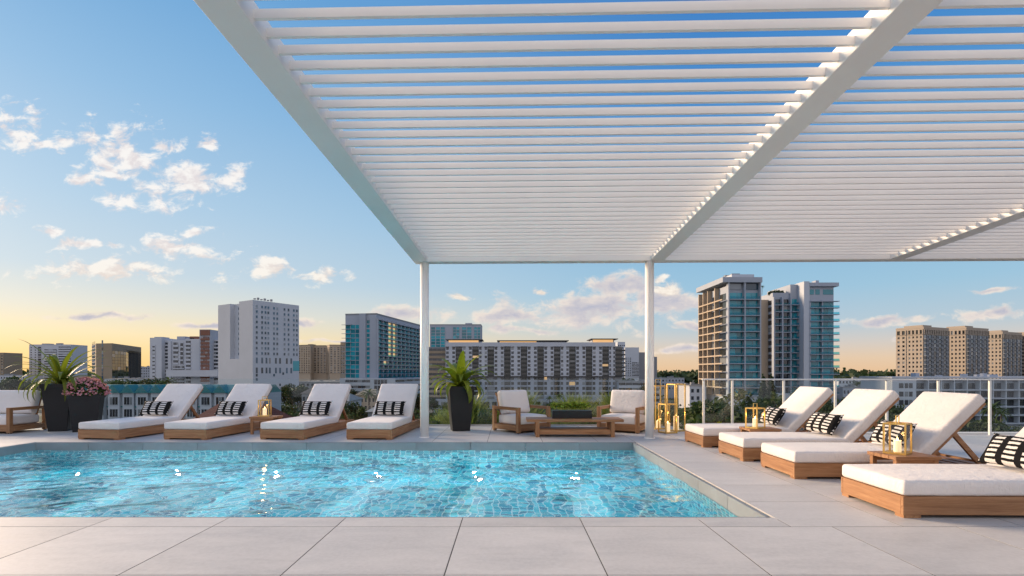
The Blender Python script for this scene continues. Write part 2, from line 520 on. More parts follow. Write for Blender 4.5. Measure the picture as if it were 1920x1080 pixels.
def mosaic_mat():
    m, g, b = newmat('pool_mosaic')
    geo = g.n.new('ShaderNodeNewGeometry')
    s = g.n.new('ShaderNodeSeparateXYZ'); g.l.new(geo.outputs['Position'], s.inputs[0])
    ns = g.n.new('ShaderNodeSeparateXYZ'); g.l.new(geo.outputs['True Normal'], ns.inputs[0])
    up = g.math('GREATER_THAN', g.math('ABSOLUTE', ns.outputs[2]), 0.5)
    sx = g.math('GREATER_THAN', g.math('ABSOLUTE', ns.outputs[0]), 0.5)
    hu = g.n.new('ShaderNodeMix'); hu.data_type = 'FLOAT'
    g.l.new(sx, hu.inputs[0]); g.l.new(s.outputs[0], hu.inputs[2]); g.l.new(s.outputs[1], hu.inputs[3])
    hv = g.n.new('ShaderNodeMix'); hv.data_type = 'FLOAT'
    g.l.new(up, hv.inputs[0]); g.l.new(s.outputs[2], hv.inputs[2]); g.l.new(s.outputs[1], hv.inputs[3])
    T = 0.092
    fu = g.math('MULTIPLY', hu.outputs[0], 1 / T); fv = g.math('MULTIPLY', hv.outputs[0], 1 / T)
    cell = g.n.new('ShaderNodeCombineXYZ')
    g.l.new(g.math('FLOOR', fu), cell.inputs[0]); g.l.new(g.math('FLOOR', fv), cell.inputs[1])
    wh = g.n.new('ShaderNodeTexWhiteNoise'); wh.noise_dimensions = '2D'; g.l.new(cell.outputs[0], wh.inputs['Vector'])
    gu = g.math('ABSOLUTE', g.math('SUBTRACT', g.math('FRACT', fu), 0.5)); gv = g.math('ABSOLUTE', g.math('SUBTRACT', g.math('FRACT', fv), 0.5))
    grout_caustic = g.math('GREATER_THAN', g.math('MAXIMUM', gu, gv), 0.44)
    c = g.ramp(wh.outputs['Value'], [(0.0, (0.002, 0.13, 0.24)), (0.35, (0.006, 0.36, 0.48)), (0.7, (0.02, 0.55, 0.66)), (1.0, (0.22, 0.78, 0.84))], 'LINEAR')
    c = g.mix(grout_caustic, c, (0.72, 0.86, 0.87, 1))  # grout whitened so its lines also paint a caustic net
    g.l.new(c, b.inputs['Base Color']); b.inputs['Roughness'].default_value = 0.5
    return m


def water_mat():
    m, g, b = newmat('pool_water')
    g.n.remove(b)
    gl = g.n.new('ShaderNodeBsdfGlass'); gl.inputs['Color'].default_value = (0.90, 0.985, 1.0, 1)
    gl.inputs['Roughness'].default_value = 0.0; gl.inputs['IOR'].default_value = 1.33
    geo = g.n.new('ShaderNodeNewGeometry').outputs['Position']
    bn = g.n.new('ShaderNodeBump'); bn.inputs['Strength'].default_value = 0.03; bn.inputs['Distance'].default_value = 0.02
    g.l.new(g.noise(geo, 14, 3, 0.55, 0.8), bn.inputs['Height']); g.l.new(bn.outputs[0], gl.inputs['Normal'])
    g.l.new(gl.outputs[0], g.n.get('Material Output').inputs[0])
    return m


def ground_mat():
    m, g, b = newmat('city_ground')
    geo = g.n.new('ShaderNodeNewGeometry').outputs['Position']
    n = g.noise(geo, 0.02, 5, 0.6); n2 = g.noise(geo, 0.25, 4, 0.6)
    c = g.ramp(n, [(0.40, (0.030, 0.045, 0.020)), (0.50, (0.055, 0.068, 0.035)), (0.56, (0.13, 0.125, 0.12)), (0.66, (0.21, 0.20, 0.19))])
    c = g.vmath('MULTIPLY', c, g_comb(g, g.lin(n2, 0.25, 0.75, 0.65, 1.35)))
    g.l.new(c, b.inputs['Base Color']); b.inputs['Roughness'].default_value = 0.95
    return m


M = dict(
    wx=wood('teak_x', 0), wy=wood('teak_y', 1), wz=wood('teak_z', 2),
    cushion=fabric('cream_outdoor_fabric', (0.74, 0.69, 0.655)),
    pillow=pillow_mat(),
    white_metal=paint('white_powder_coat', (0.87, 0.84, 0.80), 0.42, 0.03, 1.5, 0.04, 160),
    stone=stone_mat(),
    concrete=paint('grey_concrete', (0.30, 0.30, 0.30), 0.85, 0.12, 2.0, 0.2, 30),
    joint=paint('dark_joint', (0.085, 0.08, 0.076), 0.95, 0.1, 5),
    band=paint('waterline_stone', (0.21, 0.225, 0.24), 0.55, 0.14, 3.0, 0.1, 60, objvar=0.08),
    mosaic=mosaic_mat(), water=water_mat(),
    planter=paint('charcoal_planter', (0.016, 0.0165, 0.018), 0.5, 0.15, 4, 0.06, 90, spec=0.3),
    soil=paint('potting_soil', (0.035, 0.024, 0.016), 0.95, 0.3, 30, 0.6, 60),
    brass=paint('brushed_brass', (0.66, 0.43, 0.13), 0.36, 0.08, 8, metal=0.7),
    wax=emit_mat('candle_wax', (1.0, 0.66, 0.30), 0.45, (0.85, 0.78, 0.64)),
    flame=emit_mat('candle_flame', (1.0, 0.62, 0.18), 14.0),
    lamp=emit_mat('pool_lamp_lens', (0.92, 0.97, 1.0), 90.0),
    steel=paint('stainless_steel', (0.55, 0.55, 0.55), 0.3, 0.05, 6, metal=1.0),
    rail=paint('rail_paint', (0.66, 0.67, 0.66), 0.35, 0.03, 3, metal=0.3),
    glass=glass_mat('clear_railing_glass', (0.90, 0.94, 0.95)),
    glass_l=glass_mat('lantern_glass', (0.985, 0.98, 0.97), 0.7),
    leaf=leafmat('strap_leaf', (0.042, 0.088, 0.010), (0.205, 0.235, 0.024), 0.30, 0.38),
    leaf2=leafmat('palm_leaf', (0.042, 0.078, 0.010), (0.20, 0.215, 0.024), 0.30, 0.42),
    succ=leafmat('succulent', (0.055, 0.12, 0.015), (0.33, 0.37, 0.045), 0.25, 0.5),
    grass=leafmat('bed_grass', (0.060, 0.095, 0.025), (0.20, 0.22, 0.065), 0.35, 0.7),
    bush_y=leafmat('yellow_shrub', (0.10, 0.13, 0.015), (0.42, 0.36, 0.03), 0.35, 0.6),
    bush_g=leafmat('green_shrub', (0.022, 0.050, 0.014), (0.075, 0.12, 0.03), 0.30, 0.55),
    tree_d=leafmat('dark_tree_leaf', (0.008, 0.020, 0.008), (0.036, 0.060, 0.018), 0.20, 0.65),
    tree_m=leafmat('tree_leaf', (0.014, 0.030, 0.010), (0.062, 0.090, 0.026), 0.20, 0.65),
    palm=leafmat('palm_frond', (0.020, 0.040, 0.014), (0.075, 0.105, 0.035), 0.25, 0.6),
    bark=paint('bark', (0.11, 0.085, 0.065), 0.9, 0.25, 6, 0.6, 20),
    pink=leafmat('pink_petal', (0.42, 0.08, 0.17), (0.80, 0.44, 0.50), 0.3, 0.6),
    ground=ground_mat(),
    asphalt=paint('asphalt', (0.055, 0.055, 0.058), 0.9, 0.2, 0.4),
)
WHITE = paint('stucco_white', (0.47, 0.495, 0.54), 0.85, 0.05, 0.12)
PALE = paint('stucco_pale_grey', (0.34, 0.37, 0.425), 0.85, 0.06, 0.12)
GREYW = paint('stucco_grey', (0.225, 0.235, 0.25), 0.85, 0.06, 0.12)
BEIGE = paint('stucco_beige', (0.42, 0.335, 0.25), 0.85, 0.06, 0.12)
TAN = paint('stucco_tan', (0.30, 0.235, 0.165), 0.85, 0.08, 0.12)
BROWN = paint('brown_cladding', (0.20, 0.095, 0.065), 0.8, 0.1, 0.3)
ROOFD = paint('roof_dark', (0.075, 0.07, 0.068), 0.85, 0.1, 0.3)
ROOFG = paint('roof_gravel', (0.30, 0.29, 0.28), 0.9, 0.12, 0.3)
TEALR = paint('teal_metal_roof', (0.035, 0.19, 0.20), 0.5, 0.12, 0.8)
REDR = paint('red_tile_roof', (0.16, 0.045, 0.03), 0.8, 0.15, 0.8)
WBLUE = paint('townhouse_render', (0.36, 0.40, 0.44), 0.85, 0.05, 0.3)
GDARK = window_mat('glazing_dark', (0.018, 0.024, 0.034))
GBLUE = window_mat('glazing_blue', (0.035, 0.085, 0.13))
GTEAL = window_mat('glazing_teal', (0.012, 0.235, 0.29), 0.10, spread=0.45, blinds=False)
GLIT = window_mat('glazing_some_lit', (0.030, 0.032, 0.030), 0.1, 0.05, (1.0, 0.62, 0.28), 0.30)
GBROWN = window_mat('glazing_brown', (0.10, 0.035, 0.03))
RAILT = glass_mat('balcony_glass', (0.42, 0.80, 0.86), 0.8)
SOFFIT_GLOW = emit_mat('painted_soffit_glow', (1.0, 0.55, 0.20), 0.40, (0.5, 0.4, 0.3))  # emissive colour standing in for light on the soffits

# ================================================================== ground and far land
GZ = -19.0


def PX(px, D): return (px - 955) / 985 * D
def PZ(py, D): return EYE - (py - 700) / 985 * D


mb = MB(); mb.poly([(-30000, -400, GZ), (30000, -400, GZ), (30000, 45000, GZ), (-30000, 45000, GZ)])
tag(mb.build('ground', M['ground']), 'city ground of lots, lawns and streets below the terrace', 'ground', kind='structure')

# ================================================================== terrace
PX0, PX1, PY0, PY1 = -7.6, 2.0, 4.01, 8.42      # pool opening
DX0, DX1 = -15.0, 13.0
DYN, DYF, DYR = -2.5, 10.95, 9.50               # near end, far end (left), far end right of X=3.4
deck = empty('terrace_deck', (0, 0, 0), label='pale grey paved rooftop terrace around the pool', cat='terrace', kind='structure')
mb = MB()
for (a, b_, c, d_) in ((DX0, PX0 - .05, DYN, DYF), (PX1 + .05, 3.4, DYN, DYF), (3.4, DX1, DYN, DYR), (PX0 - .05, PX1 + .05, DYN, PY0 - .05), (PX0 - .05, PX1 + .05, PY1 + .05, DYF)):
    mb.box(a, b_, c, d_, -0.9, -0.0012)
mb.build('slab', M['joint'], deck)
GAP = 0.0038
tile_cache = {}


def tile(x0, x1, y0, y1):
    w, d = round(x1 - x0 - 2 * GAP, 4), round(y1 - y0 - 2 * GAP, 4)
    if w < 0.03 or d < 0.03: return
    k = (w, d)
    if k not in tile_cache:
        tile_cache[k] = MB().box(-w / 2, w / 2, -d / 2, d / 2, -0.025, 0).mesh('paving_tile', M['stone'])
    o = link('paving_tile', tile_cache[k], deck)
    o.location = ((x0 + x1) / 2, (y0 + y1) / 2, random.uniform(-0.0003, 0.0002))


xs_main = [0.535 + 0.89 * k for k in range(-18, 15)]
xs = sorted(x for x in xs_main if DX0 < x < DX1)


def cells(vals, a, b):
    v = [a] + [x for x in vals if a + 0.02 < x < b - 0.02] + [b]
    return list(zip(v[:-1], v[1:]))


for r0, r1 in ((3.77, 4.01), (2.866, 3.77), (1.966, 2.866), (1.066, 1.966), (0.166, 1.066)):
    lim = 8 if r1 < 2.9 else 12
    if r0 == 3.77:
        for a, b_ in cells(xs, -9.5, 2.02): tile(a, b_, r0, r1)
    else:
        for a, b_ in cells(xs, -lim, min(lim, 9)): tile(a, b_, r0, r1)
xr = [2.02, 2.83, 3.70, 4.57, 5.44, 6.31, 7.18, 8.05, 8.92, 9.8, 10.7]
yr = [3.77, 4.50, 5.17, 5.82, 6.53, 7.25, 7.97, 8.69, 9.495]
for a, b_ in zip(xr[:-1], xr[1:]):
    for c, d_ in zip(yr[:-1], yr[1:]): tile(a, b_, c, d_)
for a, b_ in ((2.02, 2.83), (2.83, 3.395)):
    tile(a, b_, 9.495, 10.2); tile(a, b_, 10.2, 10.94)
for c, d_ in ((8.42, 9.3), (9.3, 10.15), (10.15, 10.94)):
    for a, b_ in cells(xs, -12.5, 2.02): tile(a, b_, c, d_)
for a, b_ in ((-9.3, -8.45), (-8.45, -7.6)):
    for c, d_ in zip([4.01, 4.9, 5.78, 6.66, 7.54], [4.9, 5.78, 6.66, 7.54, 8.42]): tile(a, b_, c, d_)
# edge trim along the back
MB().box(-12.5, 3.395, 10.945, 11.05, -0.9, -0.004).build('edge_trim', M['concrete'], deck)
MB().box(3.4, 10.7, 9.505, 9.60, -0.9, 0.03).build('edge_trim', M['white_metal'], deck)

# ---- pool
pool = empty('swimming_pool', ((PX0 + PX1) / 2, (PY0 + PY1) / 2, 0), label='turquoise mosaic swimming pool sunk into the terrace', cat='pool')
off = pool.location
PD = -1.38
mb = MB()
mb.box(PX0 - .06, PX1 + .06, PY0 - .06, PY1 + .06, PD - .1, PD)
mb.build('floor', M['mosaic'], pool, off)
for nm, bx in (('wall', (PX0 - .06, PX0, PY0, PY1)), ('wall', (PX1, PX1 + .06, PY0, PY1)), ('wall', (PX0 - .06, PX1 + .06, PY0 - .06, PY0)), ('wall', (PX0 - .06, PX1 + .06, PY1, PY1 + .06))):
    MB().box(*bx, PD - .05, -0.028).build('wall', M['mosaic'], pool, off)
# stone band above the water: separate slabs
def slabrow(p0, p1, n, along):
    for k in range(n):
        a = p0 + (p1 - p0) * k / n + 0.002; b_ = p0 + (p1 - p0) * (k + 1) / n - 0.002
        along(a, b_)
slabrow(PX0, PX1, 11, lambda a, b_: MB().box(a, b_, PY1 - .03, PY1 + .005, -0.165, -0.004).build('edge_stone', M['band'], pool, off, bevel=0.002))
slabrow(PY0, PY1, 6, lambda a, b_: MB().box(PX1 - .03, PX1 + .005, a, b_, -0.165, -0.004).build('edge_stone', M['band'], pool, off, bevel=0.002))
slabrow(PY0, PY1, 6, lambda a, b_: MB().box(PX0 - .005, PX0 + .03, a, b_, -0.165, -0.004).build('edge_stone', M['band'], pool, off, bevel=0.002))
slabrow(PX0, PX1, 11, lambda a, b_: MB().box(a, b_, PY0 - .005, PY0 + .03, -0.165, -0.004).build('edge_stone', M['band'], pool, off, bevel=0.002))

# ---- water surface
def water():
    nx, ny = 580, 266
    X = np.linspace(PX0 + .0, PX1, nx); Y = np.linspace(PY0, PY1, ny)
    XX, YY = np.meshgrid(X, Y)
    Z = np.zeros_like(XX)
    r = np.random.default_rng(5)
    for i in range(72):
        lam = 0.16 * (6.5 ** r.random())
        th = r.normal(math.pi / 2, 0.85)
        k = 2 * math.pi / lam
        slope = 0.0112 * (0.35 / lam) ** 0.15
        wob = 0.25 * np.sin(XX * 1.7 * r.random() + YY * 1.3 * r.random() + r.random() * 6)
        Z += slope / k * np.sin(k * (XX * math.cos(th) + YY * math.sin(th)) + r.random() * 6.28 + wob)
    env = 0.75 + 0.35 * np.sin(XX * 0.9 + 1.3) * np.sin(YY * 1.1 + 0.4)
    Z = Z * env - 0.125
    V = np.stack([XX, YY, Z], -1).reshape(-1, 3)
    idx = np.arange(nx * ny).reshape(ny, nx)
    q = np.stack([idx[:-1, :-1], idx[:-1, 1:], idx[1:, 1:], idx[1:, :-1]], -1).reshape(-1, 4)
    me = bpy.data.meshes.new('pool_water')
    me.vertices.add(len(V)); me.vertices.foreach_set('co', V.reshape(-1).astype(np.float32))
    me.loops.add(q.size); me.loops.foreach_set('vertex_index', q.reshape(-1).astype(np.int32))
    me.polygons.add(len(q)); me.polygons.foreach_set('loop_start', np.arange(0, q.size, 4, dtype=np.int32))
    me.update(); me.validate()
    me.polygons.foreach_set('use_smooth', [True] * len(me.polygons))
    me.materials.append(M['water'])
    o = link('pool_water', me)
    tag(o, 'clear rippling turquoise water filling the pool', 'water', kind='structure')


water()

# ---- pool lights on the pool floor
def pool_light():
    root = empty('pool_light')
    MB().tube((0, 0, 0), (0, 0, 0.03), 0.10, 0.09, 20).build('ring', M['steel'], root)
    mb = MB(); mb.tube((0, 0, 0.03), (0, 0, 0.055), 0.035, 0.02, 16); mb.build('lens', M['lamp'], root)
    ld = bpy.data.lights.new('pool_lamp_light', 'SPOT'); ld.energy = 6500; ld.color = (1.0, 0.98, 0.95); ld.shadow_soft_size = 0.02; ld.spot_size = R(19); ld.spot_blend = 0.9
    lo = bpy.data.objects.new('pool_lamp_light', ld); col.objects.link(lo); lo.parent = root; lo.location = (0, 0, 0.30); lo.rotation_euler = (R(-74), 0, 0)
    ld = bpy.data.lights.new('pool_lamp_glow', 'POINT'); ld.energy = 11; ld.color = (0.86, 0.97, 1.0); ld.shadow_soft_size = 0.02
    lo = bpy.data.objects.new('pool_lamp_glow', ld); col.objects.link(lo); lo.parent = root; lo.location = (0, 0, 0.30)
    return root


proto = pool_light()
ordn = ['first', 'second', 'third', 'fourth', 'fifth', 'sixth']
for i in range(6):
    o = proto if i == 0 else copy_tree(proto)
    o.location = (-6.16 + 1.42 * i, 7.5, PD)
    tag(o, f'glowing white underwater pool lamp, {ordn[i]} from the left', 'pool lamp', 'lamps in the pool floor')

# ================================================================== pergola
SL, YAW = 0.0345, -0.0259
perg = empty('pergola', (-1.457, 9.03, 0), label='large white slatted pergola roof over the pool terrace', cat='pergola')
RT = Matrix(((1, -YAW, 0, 0), (YAW, 1, -SL, 0), (0, -SL, 1, 3.0), (0, 0, 0, 1)))   # roof frame: x along slats, y along beams (0 at the far posts)
LEN = 10.2
beams = [(-0.175, 0.063), (3.837, 4.065), (7.81, 8.04), (11.8, 12.03)]       # beam edges (local x)


def roof(mb): mb.v = [tuple(RT @ Vector(v)) for v in mb.v]; return mb


for b0_, b1_ in beams:
    roof(MB().box(b0_, b1_, -LEN, -0.075, 0, 0.155)).build('beam', M['white_metal'], perg, bevel=0.004)
roof(MB().box(beams[0][0], beams[-1][1], -0.075, 0.10, 0.0, 0.156)).build('cross_beam', M['white_metal'], perg, bevel=0.004)
roof(MB().box(beams[0][0], beams[-1][1], -LEN - 0.16, -LEN, 0.0, 0.156)).build('cross_beam', M['white_metal'], perg, bevel=0.004)
for i in range(3):
    a, b_ = beams[i][1], beams[i + 1][0]
    me = MB().box(a, b_, -0.013, 0.013, -0.028, 0.028).mesh('slat', M['white_metal'])
    n = int((LEN - 0.2) / 0.165)
    for k in range(n):
        o = link('slat', me, perg)
        o.matrix_local = RT @ Matrix.Translation((0, -0.235 - 0.165 * k, 0.068))
for bx, dy in [(x_, y_) for y_ in (0.0, -LEN) for x_ in (0.0, 3.84, 7.92, 11.9)]:
    p = RT @ Vector((bx, dy, 0))
    if bx == 7.92 and dy == 0.0: continue
    mb = MB().tube((p.x, p.y, 0.012), (p.x, p.y, p.z + 0.002), 0.074, 0.074, 28)
    po = mb.build('post', M['white_metal'], perg)
    po.data.polygons.foreach_set('use_smooth', [len(q.vertices) == 4 for q in po.data.polygons])
    ba = MB().tube((p.x, p.y, 0.0), (p.x, p.y, 0.012), 0.095, 0.092, 28).build('base_plate', M['white_metal'], po)

# ================================================================== glass railings
rail_b = empty('glass_railing', (-4.5, 10.99, 0), label='frameless clear glass balustrade along the back edge behind the far loungers', cat='railing')
o0 = rail_b.location
x = -12.4
while x < 3.2:
    MB().box(x + .006, x + 1.56 - .006, 10.985, 10.998, 0.03, 0.985).build('glass_panel', M['glass'], rail_b, o0)
    x += 1.56
MB().box(-12.4, 3.2, 10.975, 11.008, -0.003, 0.030).build('base_channel', M['steel'], rail_b, o0)
rail_r = empty('glass_railing', (6, 9.38, 0), label='glass balustrade with white posts and top rail behind the right loungers', cat='railing')
o0 = rail_r.location
posts = [3.47, 3.98, 4.90, 5.82, 6.74, 7.66, 8.58, 9.5, 10.42]
for i, px in enumerate(posts):
    MB().box(px - .017, px + .017, 9.36, 9.40, 0.0, 0.975).build('post', M['rail'], rail_r, o0, bevel=0.003)
    if i:
        MB().box(posts[i - 1] + .035, px - .035, 9.375, 9.387, 0.06, 0.955).build('glass_panel', M['glass'], rail_r, o0)
MB().box(3.44, 10.45, 9.352, 9.408, 0.977, 1.005).build('top_rail', M['rail'], rail_r, o0, bevel=0.004)

# ================================================================== furniture
def rounded(x0, x1, y0, y1, z0, z1, r, seg=4):
    return MB().box(x0, x1, y0, y1, z0, z1), r, seg


def cushion_mesh(name, sx, sy, sz, r=0.03, puff=0.012, m=None):
    """rounded, slightly crowned foam cushion centred on its base"""
    bm = bmesh.new()
    bmesh.ops.create_cube(bm, size=1.0)
    bmesh.ops.scale(bm, vec=(sx, sy, sz), verts=bm.verts)
    bmesh.ops.bevel(bm, geom=list(bm.edges), offset=r, segments=4, profile=0.55, affect='EDGES')
    ed = [e for e in bm.edges if e.calc_length() > 0.15]
    bmesh.ops.subdivide_edges(bm, edges=ed, cuts=13, use_grid_fill=True)
    seed = Vector((sx * 17, sy * 31, sz * 7))
    for v in bm.verts:
        tx, ty, tz = 2 * v.co.x / sx, 2 * v.co.y / sy, 2 * v.co.z / sz
        if tz > 0.5: v.co.z += puff * (1 - tx ** 4) * (1 - ty ** 4)
        v.co.x += puff * 0.5 * (1 - tz * tz) * (1 if tx > 0 else -1) * (1 if abs(tx) > 0.8 else 0)
        v.co.y += puff * 0.5 * (1 - tz * tz) * (1 if ty > 0 else -1) * (1 if abs(ty) > 0.9 else 0)
    for v in bm.verts:
        q = v.co * 5.5 + seed
        v.co.z += 0.0028 * mnoise.noise(q) + 0.0016 * mnoise.noise(q * 2.7)
        v.co.x += 0.004 * mnoise.noise(q + Vector((9, 0, 0))); v.co.y += 0.004 * mnoise.noise(q + Vector((0, 9, 0)))
    me = bpy.data.meshes.new(name)
    bm.to_mesh(me); bm.free()
    me.polygons.foreach_set('use_smooth', [True] * len(me.polygons))
    if m: me.materials.append(m)
    return me


LW, LL = 0.77, 2.08          # lounger width, length
HB = R(45)                   # backrest angle
HY = 1.34                    # hinge


def make_lounger():
    root = empty('sun_lounger')
    w = LW / 2
    for s in (-1, 1):
        MB().box(min(s * w, s * (w - .028)), max(s * w, s * (w - .028)), 0, LL, 0.024, 0.165).build('side_rail', M['wy'], root, bevel=0.003)
    for y0 in (0.0, LL - .028):
        MB().box(-w + .028, w - .028, y0, y0 + .028, 0.0245, 0.1645).build('end_rail', M['wx'], root, bevel=0.002)
    for s in (-1, 1):
        for y0 in (0.0, LL - .14):
            MB().box(min(s * w * .985, s * (w - .1)), max(s * w * .985, s * (w - .1)), y0 + .006, y0 + .136, 0, 0.0235).build('foot', M['wx'], root)
    for k in range(14):
        y0 = 0.06 + k * 0.143
        MB().box(-w + .03, w - .03, y0, y0 + .095, 0.128, 0.150).build('slat', M['wx'], root)
    c = link('seat_cushion', cushion_mesh('seat_cushion', LW - .012, HY - .004, 0.118, 0.026, 0.014, M['cushion']), root)
    c.location = (0, HY / 2 + .004, 0.166 + 0.059)
    Mb = Matrix.Translation((0, HY + 0.035, 0.172)) @ Matrix.Rotation(HB, 4, 'X')
    bl = 0.86
    fr = MB()
    for s in (-1, 1):
        fr.mbox(Mb, min(s * (w - .032), s * (w - .09)), max(s * (w - .032), s * (w - .09)), 0.0, bl, 0.0, 0.03)
    for k in range(6):
        fr.mbox(Mb, -w + .092, w - .092, 0.03 + k * .15, 0.11 + k * .15, 0.004, 0.026)
    fr.build('backrest_frame', M['wy'], root)
    b_ = link('backrest_cushion', cushion_mesh('backrest_cushion', LW - .02, bl + .02, 0.118, 0.026, 0.012, M['cushion']), root)
    b_.matrix_local = Mb @ Matrix.Translation((0, bl / 2 + .005, 0.031 + 0.059))
    for s in (-1, 1):
        p0 = Mb @ Vector((s * (w - .112), bl * .52, 0.0)); p1 = Vector((s * (w - .112), LL - .10, 0.155))
        dvec = (p1 - p0); ang = math.atan2(dvec.z, dvec.y)
        Ms = Matrix.Translation(p0) @ Matrix.Rotation(ang, 4, 'X')
        MB().mbox(Ms, -.016, .016, 0, dvec.length, -.024, .024).build('strut', M['wy'], root)
    return root


def pillow_mesh():
    w, h, t = 0.295, 0.155, 0.075
    nx, ny = 28, 16
    V, Fc = [], []
    for side in (1, -1):
        b0 = len(V)
        for j in range(ny + 1):
            for i in range(nx + 1):
                a = -1 + 2 * i / nx; c = -1 + 2 * j / ny
                pin = 1 - 0.10 * (1 - c * c) * (abs(a) ** 3); pin2 = 1 - 0.13 * (1 - a * a) * (abs(c) ** 3)
                th = t * ((1 - abs(a) ** 2.6) * (1 - abs(c) ** 2.4)) ** 0.55
                th *= 1 + 0.05 * math.sin(a * 7 + c * 4)
                V.append((a * w * pin, c * h * pin2, side * th))
        for j in range(ny):
            for i in range(nx):
                q = [b0 + j * (nx + 1) + i, b0 + j * (nx + 1) + i + 1, b0 + (j + 1) * (nx + 1) + i + 1, b0 + (j + 1) * (nx + 1) + i]
                Fc.append(q if side == 1 else q[::-1])
    me = bpy.data.meshes.new('pillow'); me.from_pydata(V, [], Fc)
    bm = bmesh.new(); bm.from_mesh(me); bmesh.ops.remove_doubles(bm, verts=bm.verts, dist=1e-5); bm.to_mesh(me); bm.free()
    me.polygons.foreach_set('use_smooth', [True] * len(me.polygons))
    me.materials.append(M['pillow'])
    return me


PM = pillow_mesh()
proto = make_lounger()
# (x of foot-end centre, y of foot end, rotation about z, lounger label, pillow label, pillow shift, pillow twist)
spots = [
    (-6.80, 8.70, R(-8), 'white cushioned teak lounger beside the flower planter, leftmost of the far row', 'striped lumbar pillow on the leftmost far lounger', -0.03, 3),
    (-5.37, 8.70, R(-7.5), 'white cushioned teak lounger left of the small lantern table in the far row', 'striped lumbar pillow on the far lounger left of the lantern table', -0.02, -2),
    (-3.77, 8.70, R(-6), 'white cushioned teak lounger right of the small lantern table in the far row', 'striped lumbar pillow on the far lounger right of the lantern table', -0.02, 2),
    (-2.32, 8.70, R(-4.5), 'white cushioned teak lounger next to the left pergola post', 'striped lumbar pillow on the lounger next to the left pergola post', -0.01, 0),
    (2.86, 8.16, R(-90), 'farthest teak lounger of the right row, beside the floor lanterns', 'striped pillow on the farthest lounger of the right row', 0.02, -3),
    (2.91, 6.93, R(-90), 'second farthest teak lounger of the right row, side table behind it', 'striped pillow on the second farthest lounger of the right row', 0.0, 4),
    (2.97, 5.84, R(-90), 'right row teak lounger behind the nearest lantern table', 'striped pillow half hidden behind the nearest lantern', 0.05, -4),
    (3.01, 4.37, R(-90), 'nearest teak lounger at the right, cut off by the picture edge', 'striped pillow at the right picture edge', 0.0, 3),
]
for i, (x, y, rz, lb, plb, ps, tw) in enumerate(spots):
    o = proto if i == 0 else copy_tree(proto)
    rz += R(random.uniform(-1.3, 1.3)); x += random.uniform(-.015, .015)
    o.location = (x, y, 0); o.rotation_euler = (0, 0, rz)
    tag(o, lb, 'sun lounger', 'teak sun loungers around the pool')
    p = link('striped_pillow', PM)
    A = R(58)
    p.matrix_world = Matrix.Translation((x, y, 0)) @ Matrix.Rotation(rz, 4, 'Z') @ Matrix.Translation((ps, HY - 0.115, 0.295 + 0.150)) @ Matrix.Rotation(R(tw), 4, 'Z') @ Matrix.Rotation(A, 4, 'X')
    tag(p, plb, 'pillow', 'black and white striped lumbar pillows')


def make_seat(name, W, label, cat, loc, rz, group=None, ncush=1):
    """deep teak lounge chair / sofa, facing -Y"""
    root = empty(name, loc, rz, label, cat, group)
    D_, w, t = 0.80, W / 2, 0.062
    for s in (-1, 1):
        x0, x1 = sorted((s * w, s * (w - t)))
        MB().box(x0, x1, -D_ / 2, -D_ / 2 + .075, 0.012, 0.475).build('front_post', M['wz'], root, bevel=0.004)
        MB().box(x0, x1, D_ / 2 - .075, D_ / 2, 0.012, 0.475).build('rear_post', M['wz'], root, bevel=0.004)
        MB().box(x0 + .001, x1 - .001, -D_ / 2 + .075, D_ / 2 - .075, 0.418, 0.474).build('arm', M['wy'], root, bevel=0.004)
        MB().box(x0 + .001, x1 - .001, -D_ / 2 + .075, D_ / 2 - .075, 0.045, 0.135).build('bottom_rail', M['wy'], root, bevel=0.004)
        for yy in (-D_ / 2 + .02, D_ / 2 - .055):
            MB().box(x0 + .012, x1 - .012, yy, yy + .035, 0, 0.012).build('glide', M['planter'], root)
    MB().box(-w + t, w - t, -D_ / 2 + .012, -D_ / 2 + .045, 0.040, 0.165).build('front_rail', M['wx'], root, bevel=0.003)
    MB().box(-w + t, w - t, D_ / 2 - .075, D_ / 2 - .04, 0.045, 0.140).build('back_rail', M['wx'], root, bevel=0.003)
    MB().box(-w + t, w - t, -D_ / 2 + .045, D_ / 2 - .075, 0.115, 0.145).build('seat_base', M['wx'], root)
    Mb = Matrix.Translation((0, D_ / 2 - .21, 0.145)) @ Matrix.Rotation(R(-17), 4, 'X')
    fr = MB()
    n = max(4, int(W / 0.16))
    for k in range(n):
        xx = -w + t + .02 + (W - 2 * t - .09) * k / (n - 1)
        fr.mbox(Mb, xx, xx + .05, 0.0, 0.024, 0.0, 0.56)
    fr.mbox(Mb, -w + t + .005, w - t - .005, -.002, 0.027, 0.545, 0.605)
    fr.build('back_frame', M['wz'], root)
    cw = (W - 2 * t - .01) / ncush
    for k in range(ncush):
        cx = -w + t + .005 + cw * (k + .5)
        c = link('seat_cushion', cushion_mesh('seat_cushion', cw - .006, 0.66, 0.165, 0.035, 0.016, M['cushion']), root)
        c.location = (cx, -0.045, 0.146 + .0825)
        b_ = link('back_cushion', cushion_mesh('back_cushion', cw - .01, 0.44, 0.15, 0.045, 0.02, M['cushion']), root)
        b_.matrix_local = Mb @ Matrix.Translation((cx, -0.078, 0.395)) @ Matrix.Rotation(R(90), 4, 'X')
    return root


make_seat('lounge_chair', 0.80, 'white cushioned teak lounge chair by the tall planter, facing right', 'armchair', (0.23, 10.08, 0), R(38), 'teak lounge chairs by the coffee table')
make_seat('lounge_chair', 0.80, 'white cushioned teak lounge chair partly behind the right pergola post', 'armchair', (2.20, 10.08, 0), R(-30), 'teak lounge chairs by the coffee table')
make_seat('lounge_sofa', 2.2, 'white cushioned teak sofa cut off at the left picture edge', 'sofa', (-10.16, 9.92, 0), 0, None, 2)

